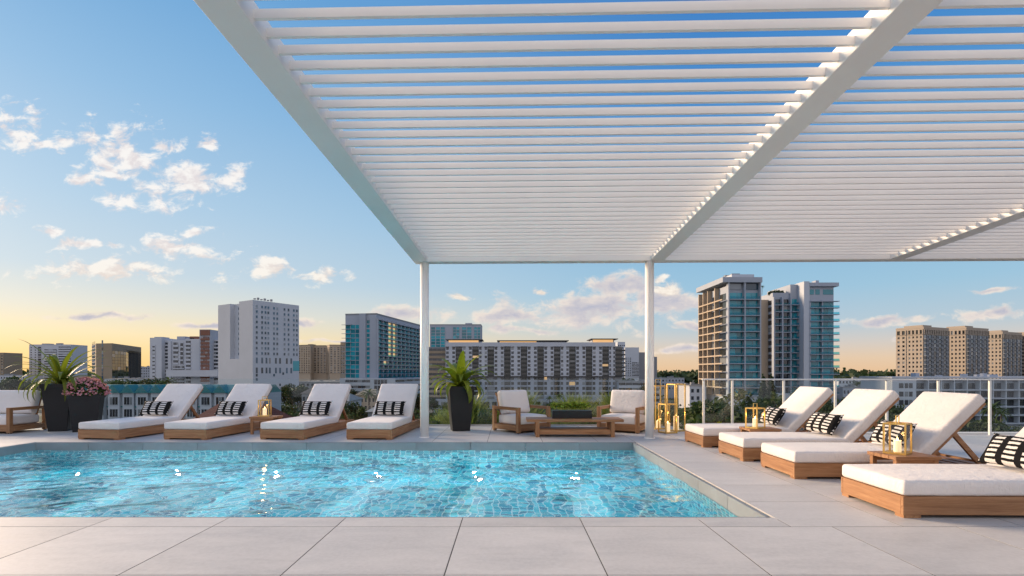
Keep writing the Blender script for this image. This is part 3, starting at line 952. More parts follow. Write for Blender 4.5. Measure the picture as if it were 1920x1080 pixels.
# coffee table
ct = empty('coffee_table', (1.135, 9.27, 0), label='low slatted teak coffee table between the two lounge chairs', cat='coffee table')
for k in range(6):
    MB().box(-.835, .835, -.24 + k * .0805, -.24 + k * .0805 + .076, 0.262, 0.308).build('top_board', M['wx'], ct, bevel=0.003)
for s in (-1, 1):
    for q in (-1, 1):
        a, b_ = sorted((s * .68, s * .615)); c, d_ = sorted((q * .235, q * .165))
        MB().box(a, b_, c, d_, 0, 0.261).build('leg', M['wz'], ct, bevel=0.003)
    MB().box(min(s * .665, s * .63), max(s * .665, s * .63), -.165, .165, 0.05, 0.115).build('foot_rail', M['wy'], ct)
MB().box(-.614, .614, -.215, -.175, 0.045, 0.125).build('stretcher', M['wx'], ct, bevel=0.003)
MB().box(-.614, .614, .175, .215, 0.045, 0.125).build('stretcher', M['wx'], ct, bevel=0.003)
MB().box(-.614, .614, -.165, .165, 0.118, 0.138).build('shelf', M['wx'], ct)

# trough planter with succulents
tp = empty('planter_trough', (1.10, 9.30, 0.309), label='low black trough of yellow green succulents on the coffee table', cat='planter')
MB().box(-.345, .345, -.11, .11, 0, 0.135).build('trough', M['planter'], tp, bevel=0.004)
C = []
for k in range(34):
    cx, cy = random.uniform(-.32, .32), random.uniform(-.085, .085)
    rr = random.uniform(.03, .055)
    for j in range(36):
        a = random.uniform(0, 6.28); e = random.uniform(0.1, 1.4)
        C.append((cx + rr * math.cos(a) * math.cos(e), cy + rr * math.sin(a) * math.cos(e), 0.165 + rr * 1.5 * math.sin(e) + random.uniform(0, .045)))
o = link('succulents', quad_mesh('succulents', leaf_quads(np.array(C), 0.026, 0.2, 0.5), M['succ']), tp); o['kind'] = 'stuff'


def side_table(loc, rz, label):
    r = empty('side_table', loc, rz, label, 'side table', 'small teak side tables')
    for k in range(4):
        MB().box(-.22, .22, -.19 + k * .096, -.19 + k * .096 + .092, 0.285, 0.318).build('top_board', M['wx'], r, bevel=0.002)
    for s in (-1, 1):
        for q in (-1, 1):
            a, b_ = sorted((s * .205, s * .16)); c, d_ = sorted((q * .175, q * .13))
            MB().box(a, b_, c, d_, 0, 0.284).build('leg', M['wz'], r, bevel=0.002)
        MB().box(-.16, .16, min(s * .17, s * .145), max(s * .17, s * .145), 0.235, 0.283).build('apron', M['wx'], r)
        MB().box(min(s * .20, s * .175), max(s * .20, s * .175), -.13, .13, 0.06, 0.095).build('stretcher', M['wy'], r)
    return r


side_table((-4.45, 9.62, 0), R(-4), 'small teak side table with lantern between two far loungers')
side_table((3.60, 7.55, 0), R(-2), 'small teak side table with lantern beside the farthest right lounger')
side_table((3.83, 5.11, 0), R(2), 'nearest small teak side table, between the two front right loungers')


def lantern(name, loc, rz, w, h, label, candle, handle=0.06, light=True, hex_=False):
    r = empty(name, loc, rz, label, 'lantern', 'brass candle lanterns')
    a = w / 2; t = max(0.012, w * 0.075)
    fr = MB()
    MB().box(-a, a, -a, a, 0, t * 1.2).build('base', M['brass'], r, bevel=0.001)
    for sx in (-1, 1):
        for sy in (-1, 1):
            x0, x1 = sorted((sx * a, sx * (a - t))); y0, y1 = sorted((sy * a, sy * (a - t)))
            MB().box(x0, x1, y0, y1, t * 1.2, h - t).build('corner_bar', M['brass'], r)
    top = MB()
    for s in (-1, 1):
        p, q = sorted((s * a, s * (a - t)))
        top.box(p, q, -a, a, h - t, h)
        top.box(-a + t, a - t, p, q, h - t, h - 0.0005)
    top.box(-a + t, a - t, -t / 2, t / 2, h - t, h - 0.001)
    top.build('top_frame', M['brass'], r)
    for s in (-1, 1):
        p, q = sorted((s * (a - t * .35), s * (a - t * .5)))
        MB().box(p, q, -a + t, a - t, t * 1.25, h - t * 1.05).build('glass_pane', M['glass_l'], r)
        MB().box(-a + t, a - t, p, q, t * 1.25, h - t * 1.05).build('glass_pane', M['glass_l'], r)
    if handle:
        hb = MB(); hw = w * 0.22
        for s in (-1, 1):
            hb.tube((s * hw, 0, h - .001), (s * hw, 0, h + handle), t * .35, n=6)
        hb.tube((-hw, 0, h + handle), (hw, 0, h + handle), t * .35, n=6)
        hb.build('handle', M['brass'], r)
    ch, cr = candle
    cd = MB().tube((0, 0, t * 1.2), (0, 0, t * 1.2 + ch), cr, cr, 18).build('candle', M['wax'], r, smooth=False)
    MB().tube((0, 0, t * 1.2 + ch + .004), (0, 0, t * 1.2 + ch + .034), .0065, .001, 8).build('flame', M['flame'], cd)
    if light:
        ld = bpy.data.lights.new('candle_light', 'POINT'); ld.energy = 0.45; ld.color = (1.0, 0.55, 0.2); ld.shadow_soft_size = 0.02
        lo = bpy.data.objects.new('candle_light', ld); col.objects.link(lo); lo.parent = r; lo.location = (0, 0, t * 1.2 + ch + .05)
    return r


lantern('table_lantern', (-4.47, 9.60, 0.3185), R(12), 0.19, 0.30, 'small brass lantern with lit candle on the far side table', (0.12, 0.035), 0.06)
lantern('table_lantern', (3.52, 7.52, 0.3185), R(30), 0.19, 0.29, 'small brass lantern with lit candle beside the farthest right lounger', (0.12, 0.035), 0.06)
lantern('table_lantern', (3.79, 5.13, 0.3185), R(38), 0.19, 0.30, 'small brass lantern with lit candle on the nearest side table', (0.11, 0.032), 0.07)
lantern('floor_lantern', (2.93, 9.72, 0), R(18), 0.25, 0.54, 'short brass floor lantern in front, by the right pergola post', (0.16, 0.045), 0.0)
lantern('floor_lantern', (3.19, 10.05, 0), R(22), 0.25, 0.90, 'tall brass floor lantern with a thick candle, right of the short one', (0.26, 0.05), 0.0)
lantern('floor_lantern', (2.95, 10.42, 0), R(10), 0.22, 0.86, 'slim brass floor lantern at the back of the lantern group', (0.14, 0.045), 0.12, False)

# ---- planters with plants
def strap(length, width, a0, bend, n=9, fold=0.22, droop=1.4):
    """arching strap leaf growing along +x / +z"""
    V, Fc = [], []
    x = z = 0.0
    for i in range(n + 1):
        t = i / n
        w = width * (math.sin(math.pi * min(1, 0.10 + 0.90 * t)) ** 0.6) * (1 - 0.35 * t) + 0.002
        ang = a0 + bend * t ** droop
        if i:
            x += length / n * math.sin(ang); z += length / n * math.cos(ang)
        nx, nz = -math.cos(ang), math.sin(ang)
        V += [(x + nx * -fold * w, -w, z + nz * -fold * w), (x, 0, z), (x + nx * -fold * w, w, z + nz * -fold * w)]
        V[-3] = (x + nx * fold * w, -w, z + nz * fold * w); V[-1] = (x + nx * fold * w, w, z + nz * fold * w)
        if i:
            b = 3 * (i - 1)
            Fc += [(b, b + 1, b + 4, b + 3), (b + 1, b + 2, b + 5, b + 4)]
    me = bpy.data.meshes.new('leaf'); me.from_pydata(V, [], Fc)
    me.polygons.foreach_set('use_smooth', [True] * len(Fc))
    return me


def planter(loc, rz, h, wt, wb, label):
    r = empty('planter', loc, rz, label, 'planter')
    bm = MB(); bm.taper(0, 0, 0, h - .06, wb / 2, wb / 2, wt / 2 - .012, wt / 2 - .012); bm.build('pot', M['planter'], r, bevel=0.006)
    rim = MB(); a = wt / 2; t = .025
    for s in (-1, 1):
        p, q = sorted((s * a, s * (a - t)))
        rim.box(p, q, -a, a, h - .07, h); rim.box(-a + t, a - t, p, q, h - .07, h - .0006)
    rim.build('rim', M['planter'], r)
    MB().box(-a + t, a - t, -a + t, a - t, h - .058, h - .03).build('soil', M['soil'], r)
    return r


pc = planter((-0.95, 10.15, 0), R(14), 0.85, 0.50, 0.33, 'tall black tapered planter standing between left post and lounge chair')
p1 = planter((-8.62, 10.10, 0), R(20), 0.90, 0.48, 0.30, 'tall black tapered planter beside the sofa')
p2 = planter((-8.06, 10.02, 0), R(28), 0.70, 0.50, 0.36, 'shorter black planter holding pink flowers beside the leftmost lounger')


def strap_plant(name, loc, n, L, W, label, m, seed):
    r = random.Random(seed)
    root = empty(name, loc, 0, label, 'plant')
    for k in range(n):
        t = k / n
        a0 = R(8 + 50 * t + r.uniform(-6, 9)); bend = R(55 + 95 * t + r.uniform(-20, 30))
        le = strap(L * (1.02 - 0.25 * t) * r.uniform(.85, 1.15), W * r.uniform(.8, 1.15), a0, bend)
        le.materials.append(m)
        o = link('leaf', le, root)
        o.rotation_euler = (r.uniform(-.12, .12), 0, k * 2.39996 + r.uniform(-.25, .25))
        o.location = (0.02 * math.cos(k * 2.4), 0.02 * math.sin(k * 2.4), r.uniform(-.01, .02))
    MB().tube((0, 0, -.02), (0, 0, .12), .05, .03, 10).build('crown_base', M['bush_g'], root)
    return root


strap_plant('strap_leaf_plant', (-0.95, 10.15, 0.825), 32, 0.86, 0.082, 'broad strap leaved green plant in the central tall planter', M['leaf'], 3)
strap_plant('arching_palm_plant', (-8.62, 10.10, 0.875), 44, 0.98, 0.046, 'arching palm like green plant in the tall planter beside the sofa', M['leaf2'], 5)
fl = empty('flowering_plant', (-8.06, 10.02, 0.675), 0, 'mound of small pink flowers in the shorter black planter', 'plant')
a = rng.random((900, 1)) * 6.283; e = np.arccos(1 - rng.random((900, 1)))
rr = (0.30 + 0.05 * rng.random((900, 1)))
P = np.hstack([rr * np.cos(a) * np.sin(e), rr * np.sin(a) * np.sin(e), 0.02 + rr * 0.92 * np.cos(e)])
o = link('foliage', quad_mesh('foliage', leaf_quads(P * np.array([[.93, .93, .9]]), 0.032, 0.2), M['bush_g']), fl); o['kind'] = 'stuff'
sel = P[rng.random(900) < 0.5] * 1.04
o = link('flowers', quad_mesh('flowers', np.concatenate([leaf_quads(sel, 0.022, 0.3, 0.9), leaf_quads(sel + rng.normal(0, .006, sel.shape), 0.018, 0.3, 0.9)]), M['pink']), fl); o['kind'] = 'stuff'

# ---- planting bed behind the terrace edge
MB().box(-1.9, 9.5, 11.06, 15.5, -0.95, -0.35).build('planting_bed', M['soil'])
bed = bpy.data.objects['planting_bed']; tag(bed, 'strip of soil for planting just beyond the terrace edge', 'planting bed', kind='structure')


def grass_quads(n, x0, x1, y0, y1, z0, h):
    bx = rng.uniform(x0, x1, n); by = rng.uniform(y0, y1, n)
    clump = 0.6 + 0.55 * np.sin(bx * 2.3 + 1) * np.sin(by * 1.9) + 0.25 * np.sin(bx * 5.1)
    hh = h * np.clip(clump, .35, 1.25) * rng.uniform(.6, 1.1, n)
    th = rng.uniform(0, 6.28, n); lean = rng.uniform(.1, .7, n) * hh
    w = 0.010 + 0.008 * rng.random(n)
    base = np.stack([bx, by, np.full(n, z0)], -1)
    tip = base + np.stack([np.cos(th) * lean, np.sin(th) * lean, hh], -1)
    mid = (base + tip) / 2 + np.stack([-np.cos(th) * lean * .22, -np.sin(th) * lean * .22, hh * .1], -1)
    sd = np.stack([-np.sin(th), np.cos(th), np.zeros(n)], -1) * w[:, None]
    return np.stack([base, mid + sd, tip, mid - sd], 1)


o = link('bed_grass', quad_mesh('bed_grass', grass_quads(22000, -1.85, 3.4, 11.1, 14.8, -.36, 0.80), M['grass']))
tag(o, 'soft green ornamental grass growing beyond the terrace edge', 'grass', kind='stuff')


def shrub_mesh(n, rx, ry, rz, leaf, m, lobes=9, seed=0):
    r = np.random.default_rng(seed)
    cs = r.normal(size=(lobes, 3)); cs /= np.linalg.norm(cs, axis=1, keepdims=True)
    cs *= 0.62 * r.random((lobes, 1)) ** 0.4; cs[:, 2] = np.abs(cs[:, 2])
    k = r.integers(0, lobes, n)
    d = r.normal(size=(n, 3)); d /= np.linalg.norm(d, axis=1, keepdims=True)
    P = cs[k] + d * (0.26 + 0.18 * r.random((n, 1)))
    P *= np.array([[rx, ry, rz]])
    return quad_mesh('foliage', leaf_quads(P, leaf, 0.1, 0.5), m)


def shrub(x, y, z, s, m, label, seed, n=900, leaf=0.045, group='garden shrubs beyond the terrace edge'):
    r = empty('shrub', (x, y, z), random.uniform(0, 6), label, 'shrub', group)
    link('foliage', shrub_mesh(n, s, s, s * 1.0, leaf, m, 9, seed), r)
    st = MB()
    for k in range(4):
        a = k * 1.6; st.tube((0, 0, -.15), (s * .4 * math.cos(a), s * .4 * math.sin(a), s * .4), .012, .005, 5)
    st.build('stem', M['bark'], r)


shrub(-0.42, 12.3, -.2, 0.52, M['bush_y'], 'yellow green shrub behind the left lounge chair', 1)
shrub(1.35, 12.0, -.2, 0.42, M['bush_g'], 'dark green shrub behind the coffee table', 2)
shrub(2.35, 12.2, -.25, 0.48, M['bush_g'], 'dark green shrub behind the right lounge chair', 3)
shrub(4.15, 10.35, -.3, 0.42, M['bush_y'], 'yellow leaved shrub behind the glass, left of the far lantern table', 4)
shrub(4.75, 10.30, -.3, 0.50, M['bush_y'], 'yellow leaved shrub behind the glass, beside the far table lantern', 5)
shrub(3.85, 11.3, -.3, 0.52, M['bush_g'], 'green shrub just right of the floor lanterns', 6)
shrub(5.6, 11.2, -.3, 0.55, M['bush_g'], 'green shrub behind the second right lounger', 7)
shrub(-4.35, 11.6, -.35, 0.45, M['bush_y'], 'light green shrub behind the far side table', 8)
shrub(-3.1, 11.8, -.35, 0.5, M['bush_g'], 'dark green shrub between the two far loungers nearest the post', 9)
shrub(-1.75, 11.6, -.3, 0.45, M['bush_g'], 'dark green shrub behind the left pergola post', 10)


# ================================================================== city
class Bld:
    def __init__(s, label, cat='building', name='apartment_building', at=(0, 0), group=None):
        s.o = (at[0], at[1], GZ)
        s.root = empty(name, s.o, 0, label, cat, group)

    def add(s, name, mb, m, kind=None, **k):
        if not mb.v: return None
        return mb.build(name, m, s.root, s.o, kind=kind, **k)

    def sub(s, name, mb, m, parent):
        return mb.build(name, m, parent, s.o)


def frame(p, q):
    L = math.hypot(q[0] - p[0], q[1] - p[1])
    return (p[0], p[1], (q[0] - p[0]) / L, (q[1] - p[1]) / L), L


def rect(p, ang, L1, L2):
    """footprint: near corner p, right-hand wall dir at angle ang, L1 wide to the right, L2 to the back"""
    u = (math.cos(ang), math.sin(ang)); n = (-math.sin(ang), math.cos(ang))
    a = p; b = (p[0] + u[0] * L1, p[1] + u[1] * L1)
    c = (b[0] + n[0] * L2, b[1] + n[1] * L2); d = (a[0] + n[0] * L2, a[1] + n[1] * L2)
    return [a, b, c, d]


def grid(wall, win, fr, u0, u1, z0, z1, nx, ny, fw=0.6, fh=0.6, dep=0.28, sill=0.5):
    """punched windows: proud piers and spandrels round recessed panes"""
    du, dz = (u1 - u0) / nx, (z1 - z0) / ny
    pw = du * (1 - fw); ph = dz * (1 - fh)
    for i in range(nx + 1):
        a = u0 + i * du - pw / 2; b = a + pw
        a, b = max(a, u0), min(b, u1)
        wall.fb(fr, a, b, z0, z1, 0.0, dep)
    for j in range(ny + 1):
        a = z0 + j * dz - ph / 2; b = a + ph
        a, b = max(a, z0), min(b, z1)
        wall.fb(fr, u0, u1, a, b, 0.0, dep - 0.03)
    for i in range(nx):
        for j in range(ny):
            win.fb(fr, u0 + i * du + pw / 2, u0 + (i + 1) * du - pw / 2, z0 + j * dz + ph / 2, z0 + (j + 1) * dz - ph / 2, 0.0, 0.06)


def bands(wall, win, fr, u0, u1, z0, z1, ny, fh=0.5, dep=0.9, nu=3):
    """long balcony bands: proud parapet strips, dark glazing between"""
    dz = (z1 - z0) / ny
    for j in range(ny):
        wall.fb(fr, u0, u1, z0 + j * dz, z0 + j * dz + dz * (1 - fh), 0.0, dep)
        for i in range(nu):
            a = u0 + (u1 - u0) * i / nu; b = u0 + (u1 - u0) * (i + 1) / nu
            win.fb(fr, a + 0.06, b - 0.06, z0 + j * dz + dz * (1 - fh), z0 + (j + 1) * dz, 0.0, 0.06)


def slabs(sl, fr, u0, u1, z0, z1, ny, dep, th=0.22):
    dz = (z1 - z0) / ny
    for j in range(ny + 1):
        sl.fb(fr, u0, u1, z0 + j * dz - th, z0 + j * dz, 0.0, dep)


def roof_clutter(b, pts, z, m, n=4, s=3.0):
    mb = MB()
    for k in range(n):
        t, q = random.uniform(.2, .8), random.uniform(.25, .75)
        x = (pts[0][0] * (1 - t) + pts[1][0] * t) * (1 - q) + (pts[3][0] * (1 - t) + pts[2][0] * t) * q
        y = (pts[0][1] * (1 - t) + pts[1][1] * t) * (1 - q) + (pts[3][1] * (1 - t) + pts[2][1] * t) * q
        w, d, h = random.uniform(.4, 1.2) * s, random.uniform(.4, 1) * s, random.uniform(.3, .9) * s * .6
        mb.box(x - w / 2, x + w / 2, y - d / 2, y + d / 2, z, z + h)
    b.add('rooftop_unit', mb, m, 'stuff')


def parapet(b, pts, z, h, m, t=0.3):
    mb = MB(); n = len(pts)
    for i in range(n):
        fr, L = frame(pts[i], pts[(i + 1) % n])
        mb.fb(fr, -0.05, L + 0.05, z, z + h, -t, 0.08)
    b.add('parapet', mb, m)


# ---- white slab tower with bands (far left)
D = 560
b = Bld('distant white tower with balcony bands behind the palm plant', at=(PX(94, D), D)); zt = PZ(648, D)
pts = rect((PX(55, D), D), 0, PX(133, D) - PX(55, D), 22)
w, g_, s_ = MB(), MB(), MB()
b.add('wall', MB().prism(pts, GZ, zt), WHITE)
fr, L = frame(pts[0], pts[1]); n = 16
grid(w, g_, fr, 0, L * .20, GZ + 8, zt - 1, 2, n, .35, .4)
grid(w, g_, fr, L * .20, L * .30, GZ + 8, zt - 1, 1, n, .8, .8, .2)
bands(w, g_, fr, L * .36, L * .66, GZ + 8, zt - 4, n - 1, .42, .9)
bands(w, g_, fr, L * .70, L * 1.0, GZ + 8, zt - 1, n, .45, .9)
b.add('facade_relief', w, WHITE); b.add('windows', g_, GDARK, 'stuff'); parapet(b, pts, zt, 1.2, WHITE)
roof_clutter(b, pts, zt, GREYW, 6, 6)

# ---- brown tower sliver at the left edge
D = 520
b = Bld('distant brown tower at the left picture edge', at=(PX(-15, D), D)); zt = PZ(663, D)
pts = rect((PX(-45, D), D), 0, PX(7, D) - PX(-45, D), 20)
w, g_ = MB(), MB(); b.add('wall', MB().prism(pts, GZ, zt), TAN); fr, L = frame(pts[0], pts[1])
grid(w, g_, fr, 0, L, GZ + 6, zt - 1, 9, 12, .55, .5); b.add('facade_relief', w, TAN); b.add('windows', g_, GDARK, 'stuff'); parapet(b, pts, zt, 1, TAN)

# ---- tan office block with faceted glass corner
D = 430
b = Bld('distant tan office block with faceted mirror glass corner', cat='building', name='office_building', at=(PX(200, D), D)); zt = PZ(644, D)
A = (PX(180, D), D); B2 = (PX(217, D), D - 4); C2 = (PX(236, D * 1.05), D * 1.05); D2 = (PX(246, D * 1.1), D * 1.1); E2 = (PX(172, D * 1.06), D * 1.06)
pts = [A, B2, C2, D2, (D2[0] - 5, D2[1] + 20), (E2[0], E2[1] + 10), E2]
b.add('wall', MB().prism([pts[0], pts[1], pts[4], pts[5], pts[6]], GZ, zt), TAN)
b.add('glass_corner', MB().prism([B2, C2, D2, pts[4]], GZ, zt - 6), ROOFD)
b.add('corner_roof', MB().prism([B2, (C2[0] + .6, C2[1] - .6), D2, pts[4]], zt - 6, zt - 4.6), TAN)
w, g_ = MB(), MB()
for p, q in ((B2, C2), (C2, D2)):
    fr, L = frame(p, q); grid(w, g_, fr, 0, L, GZ + 2, zt - 6, 5, 14, .95, .93, .10)
b.add('mullions', w, ROOFD); b.add('windows', g_, window_mat('mirror_glass', (0.07, 0.07, 0.05), 0.03), 'stuff')
fr, L = frame(A, B2); g2 = MB()
for j in range(15): g2.fb(fr, L * .36, L * .45, GZ + 4 + j * 2.9, GZ + 6.5 + j * 2.9, 0, .1)
fr, L = frame(E2, A)
for j in range(15): g2.fb(fr, L * .1, L * .8, GZ + 4 + j * 2.9, GZ + 6.1 + j * 2.9, 0, .1)
b.add('strip_windows', g2, GBLUE, 'stuff')

# ---- white and brown stepped complex
D = 380
b = Bld('white and brown stepped apartment complex with dark balcony bands', at=(PX(340, D), D)); zt = PZ(637, D)
P = lambda px, dd=0: (PX(px, D + dd), D + dd)
w, g_, wb, gb = MB(), MB(), MB(), MB()
blocks = [(281, 303, 634, -4, WHITE), (303, 347, 638, 0, WHITE), (347, 374, 636, -3, WHITE), (374, 394, 619, -6, BROWN), (394, 412, 637, -1, WHITE)]
for x0, x1, yt, dd, mm in blocks:
    p = rect(P(x0, dd), 0, PX(x1, D + dd) - PX(x0, D + dd), 24); b.add('wall', MB().prism(p, GZ, PZ(yt, D)), WHITE if mm is WHITE else PALE)
f = lambda x0, x1, dd: frame(P(x0, dd), P(x1, dd))
fr, L = f(281, 303, -4); grid(w, g_, fr, L * .2, L * .48, GZ + 6, zt - 4, 1, 13, .8, .38)
fr, L = f(303, 347, 0)
bands(w, g_, fr, 0.1, L * .30, GZ + 5, zt - 2, 15, .62, .5, 4)
w.fb(fr, L * .31, L * .44, GZ, zt - 1, 0, 1.2)
bands(w, g_, fr, L * .5, L * .72, zt - 18, zt - 2, 5, .55, .6, 3); grid(w, g_, fr, L * .8, L * .94, zt - 18, zt - 2, 1, 5, .9, .7)
bands(w, g_, fr, L * .48, L * .98, GZ + 5, zt - 19, 9, .66, .4, 5)
fr, L = f(347, 374, -3); bands(w, g_, fr, L * .05, L * .40, GZ + 12, zt - 1, 11, .55, .7, 2)
fr, L = f(374, 394, -6); bands(wb, gb, fr, L * .12, L * .95, GZ + 14, PZ(632, D), 12, .5, .4, 4); wb.fb(fr, L * .1, L, PZ(630, D), PZ(620, D), 0, .5)
fr, L = f(394, 412, -1); bands(w, g_, fr, L * .2, L * .98, GZ + 14, zt - 1, 11, .6, .5, 2)
w.fb(f(318, 412, -6)[0], 0, PX(412, D) - PX(318, D), PZ(706, D - 6), PZ(694, D - 6), 0.1, 4)
b.add('facade_relief', w, WHITE); b.add('windows', g_, GDARK, 'stuff'); b.add('brown_bands', wb, BROWN); b.add('brown_windows', gb, GBROWN, 'stuff')
for px, yt in ((290, 631), (333, 630), (350, 633), (357, 630)):
    mb = MB(); mb.box(PX(px, D) - 3, PX(px, D) + 3, D + 4, D + 12, PZ(638, D), PZ(yt, D)); b.add('rooftop_unit', mb, PALE if px != 357 else BROWN)

# ---- big plain white tower block
D = 260
c0 = (PX(474, D), D)
b = Bld('large plain white tower block with small square windows', at=c0); zt = PZ(564, D)
ang = R(57)
u = (math.cos(ang), math.sin(ang)); nl = (-math.sin(ang), math.cos(ang))
RL, LLn = 26.0, 32.0
pr = (c0[0] + u[0] * RL, c0[1] + u[1] * RL); pl = (c0[0] + nl[0] * LLn, c0[1] + nl[1] * LLn)
back = (pl[0] + u[0] * RL, pl[1] + u[1] * RL)
lerp = lambda p, q, t: (p[0] + (q[0] - p[0]) * t, p[1] + (q[1] - p[1]) * t)
inn = lambda p, d_: (p[0] + u[0] * d_, p[1] + u[1] * d_)
zmid = PZ(672, D)
n1, n2 = lerp(pl, c0, .36), lerp(pl, c0, .62)
pts = [c0, pr, back, pl, n1, inn(n1, 2.4), inn(n2, 2.4), n2]
pts_up = [pl, n1, inn(n1, 2.4), inn(n2, 2.4), n2, c0, pr, back]
b.add('wall', MB().prism(pts_up, zmid, zt), WHITE)
b.add('base', MB().prism([pl, c0, pr, back], GZ, zmid), WHITE)
b.add('roof_rim', MB().prism([n2, c0, pr, lerp(pr, back, .3), lerp(n2, inn(n2, RL), .3)], zt, zt + 0.5), WHITE)
w, g_ = MB(), MB()
fr, L = frame(c0, pr)
nf = 10; fz = (zt - 1.5 - PZ(668, D)) / nf
cols = [.06, .17, .24, .30, .42, .49, .65, .74, .86, .93]
z0 = PZ(668, D)
for j in range(nf):
    for cc in cols:
        g_.fb(fr, L * cc, L * cc + .95, z0 + j * fz + fz * .35, z0 + j * fz + fz * .85, -.05, .05)
        w.fb(fr, L * cc - .12, L * cc + 1.07, z0 + j * fz + fz * .27, z0 + j * fz + fz * .35, -.05, .16)
for j in range(2):
    for cc in (.06, .17, .26, .33, .46, .55, .70, .80):
        g_.fb(fr, L * cc, L * cc + 1.0, PZ(700, D) + j * 5.0, PZ(700, D) + j * 5.0 + 2.9, -.05, .05)
for cc, zz in ((.06, 706), (.42, 706), (.62, 703), (.06, 714), (.55, 725)):
    g_.fb(fr, L * cc, L * cc + 1.0, PZ(zz, D), PZ(zz, D) + 1.3, -.05, .05)
fr2, L2 = frame(inn(n1, 2.4), inn(n2, 2.4))
for j in range(nf):
    for k in range(3):
        g_.fb(fr2, L2 * (.42 + .19 * k), L2 * (.42 + .19 * k) + 1.1, z0 + j * fz + fz * .35, z0 + j * fz + fz * .85, -.05, .05)
b.add('window_sills', w, WHITE, 'stuff'); b.add('windows', g_, GBLUE, 'stuff')
fr, L = frame(c0, pr); corner = MB(); corner.fb(fr, L * .86, L + .1, PZ(695, D), PZ(675, D), -2.5, .12); b.add('corner_glazing', corner, GTEAL)
mb = MB()
for k in range(6): mb.fb(fr, L * (.15 + .07 * k), L * (.15 + .07 * k) + .8, zt + 1.6, zt + 2.2 + .5 * (k % 2), -6, -5)
b.add('rooftop_unit', mb, GREYW, 'stuff')

# ---- beige far block
D = 600
b = Bld('distant beige curved hotel block between the white tower and the glass tower', at=(PX(600, D), D)); zt = PZ(648, D)
w, g_ = MB(), MB(); A = [(PX(x_, D + dd), D + dd) for x_, dd in ((556, 10), (582, 0), (588, 14), (612, 14), (618, 0), (638, 2), (650, 14))]
pts = A + [(A[-1][0], D + 50), (A[0][0], D + 50)]
b.add('wall', MB().prism(pts, GZ, zt), BEIGE)
for i in range(6):
    fr, L = frame(A[i], A[i + 1]); nn = max(1, int(L / 3.6)); grid(w, g_, fr, 0, L, PZ(700, D), zt - 1.5, nn, 15, .55, .55, .5)
b.add('facade_relief', w, BEIGE); b.add('windows', g_, GDARK, 'stuff'); parapet(b, pts, zt, 1.2, TAN)
b.add('penthouse', MB().box(PX(632, D), PX(650, D), D + 12, D + 34, zt, PZ(640, D)), TAN); b.add('stair_tower', MB().box(PX(570, D), PX(578, D), D + 12, D + 24, zt, zt + 2.4), TAN)

# ---- glass tower with white podium (centre left)
D = 330
c0 = (PX(706, D), D); ang = R(80)
b = Bld('teal glass apartment tower with balconies and white parking podium', at=c0); zt = PZ(590, D)
u = (math.cos(ang), math.sin(ang)); nl = (-math.sin(ang), math.cos(ang))
RL, LN = 84, 21
pr = (c0[0] + u[0] * RL, c0[1] + u[1] * RL); pl = (c0[0] + nl[0] * LN, c0[1] + nl[1] * LN); bk = (pl[0] + u[0] * RL, pl[1] + u[1] * RL)
z0 = PZ(709, D)
b.add('wall', MB().prism([c0, pr, bk, pl], z0, zt), PALE)
w, g_, g2, sl, rl = MB(), MB(), MB(), MB(), MB(); nf = 13
fr, L = frame(pl, c0)
grid(w, g_, fr, 0.2, L * .48, z0, zt - 6, 3, nf - 1, .92, .86, .15); slabs(sl, fr, -2.2, L * .2, z0 + 3, zt - 6, nf - 2, 1.0)
w.fb(fr, L * .48, L * .68, z0, zt + .8, 0, 1.6); w.fb(fr, L * .80, L * 1.0, z0, zt - 1, 0, .8)
grid(w, g_, fr, L * .68, L * .80, z0, zt - 3, 1, nf, .8, .7)
fr, L = frame(c0, pr)
dz = (zt - 3 - z0) / nf
nb = 11
for k in range(nb):
    a0, a1 = L * k / nb, L * (k + 1) / nb
    for j in range(nf):
        lit = (k in (2, 3) and j >= 5) or (k == 1 and j == 3)  # panes that carry the painted sunset reflection
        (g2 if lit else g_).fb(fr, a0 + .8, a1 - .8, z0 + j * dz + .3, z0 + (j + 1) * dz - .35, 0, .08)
    w.fb(fr, a0 - .45, a0 + .45, z0, zt - 2, 0, 1.3)
slabs(sl, fr, 0.3, L - .3, z0, zt - 3, nf, 2.0, .3)
for j in range(nf): rl.fb(fr, .4, L - .4, z0 + j * dz, z0 + j * dz + 1.0, 1.9, 1.95)
b.add('facade_relief', w, PALE); b.add('windows', g_, GTEAL, 'stuff')
b.add('painted_sunset_windows', g2, window_mat('painted_sunset_glass', (0.75, 0.52, 0.25), 0.15, 1.0, (1.0, 0.66, 0.30), 0.32, spread=0.12), 'stuff')  # sunset reflection painted on as orange base colour plus emission
b.add('balcony_slabs', sl, PALE, 'stuff'); b.add('balcony_glass', rl, RAILT, 'stuff')
parapet(b, [c0, pr, bk, pl], zt, 1.0, GREYW)
pod = [(PX(637, D - 6), D - 6), (PX(745, D - 2), D - 8), (PX(800, 400), 398), (PX(800, 400) - 30, 420), (PX(637, D) - 4, D + 60)]
b.add('podium', MB().prism(pod, GZ, z0 - .02), WHITE)
w, g_ = MB(), MB()
fr, L = frame(pod[0], pod[1]); bands(w, g_, fr, L * .1, L * .55, GZ + 2, z0 - 1, 4, .45, .5, 6); grid(w, g_, fr, L * .62, L * .86, GZ + 2, z0 - .5, 4, 4, .9, .85)
fr, L = frame(pod[1], pod[2]); bands(w, g_, fr, 0.3, L, GZ + 2, z0 - 1, 4, .4, .5, 12)
b.add('podium_relief', w, WHITE); b.add('podium_windows', g_, GDARK, 'stuff'); roof_clutter(b, [c0, pr, bk, pl], zt + .5, GREYW, 7, 4)

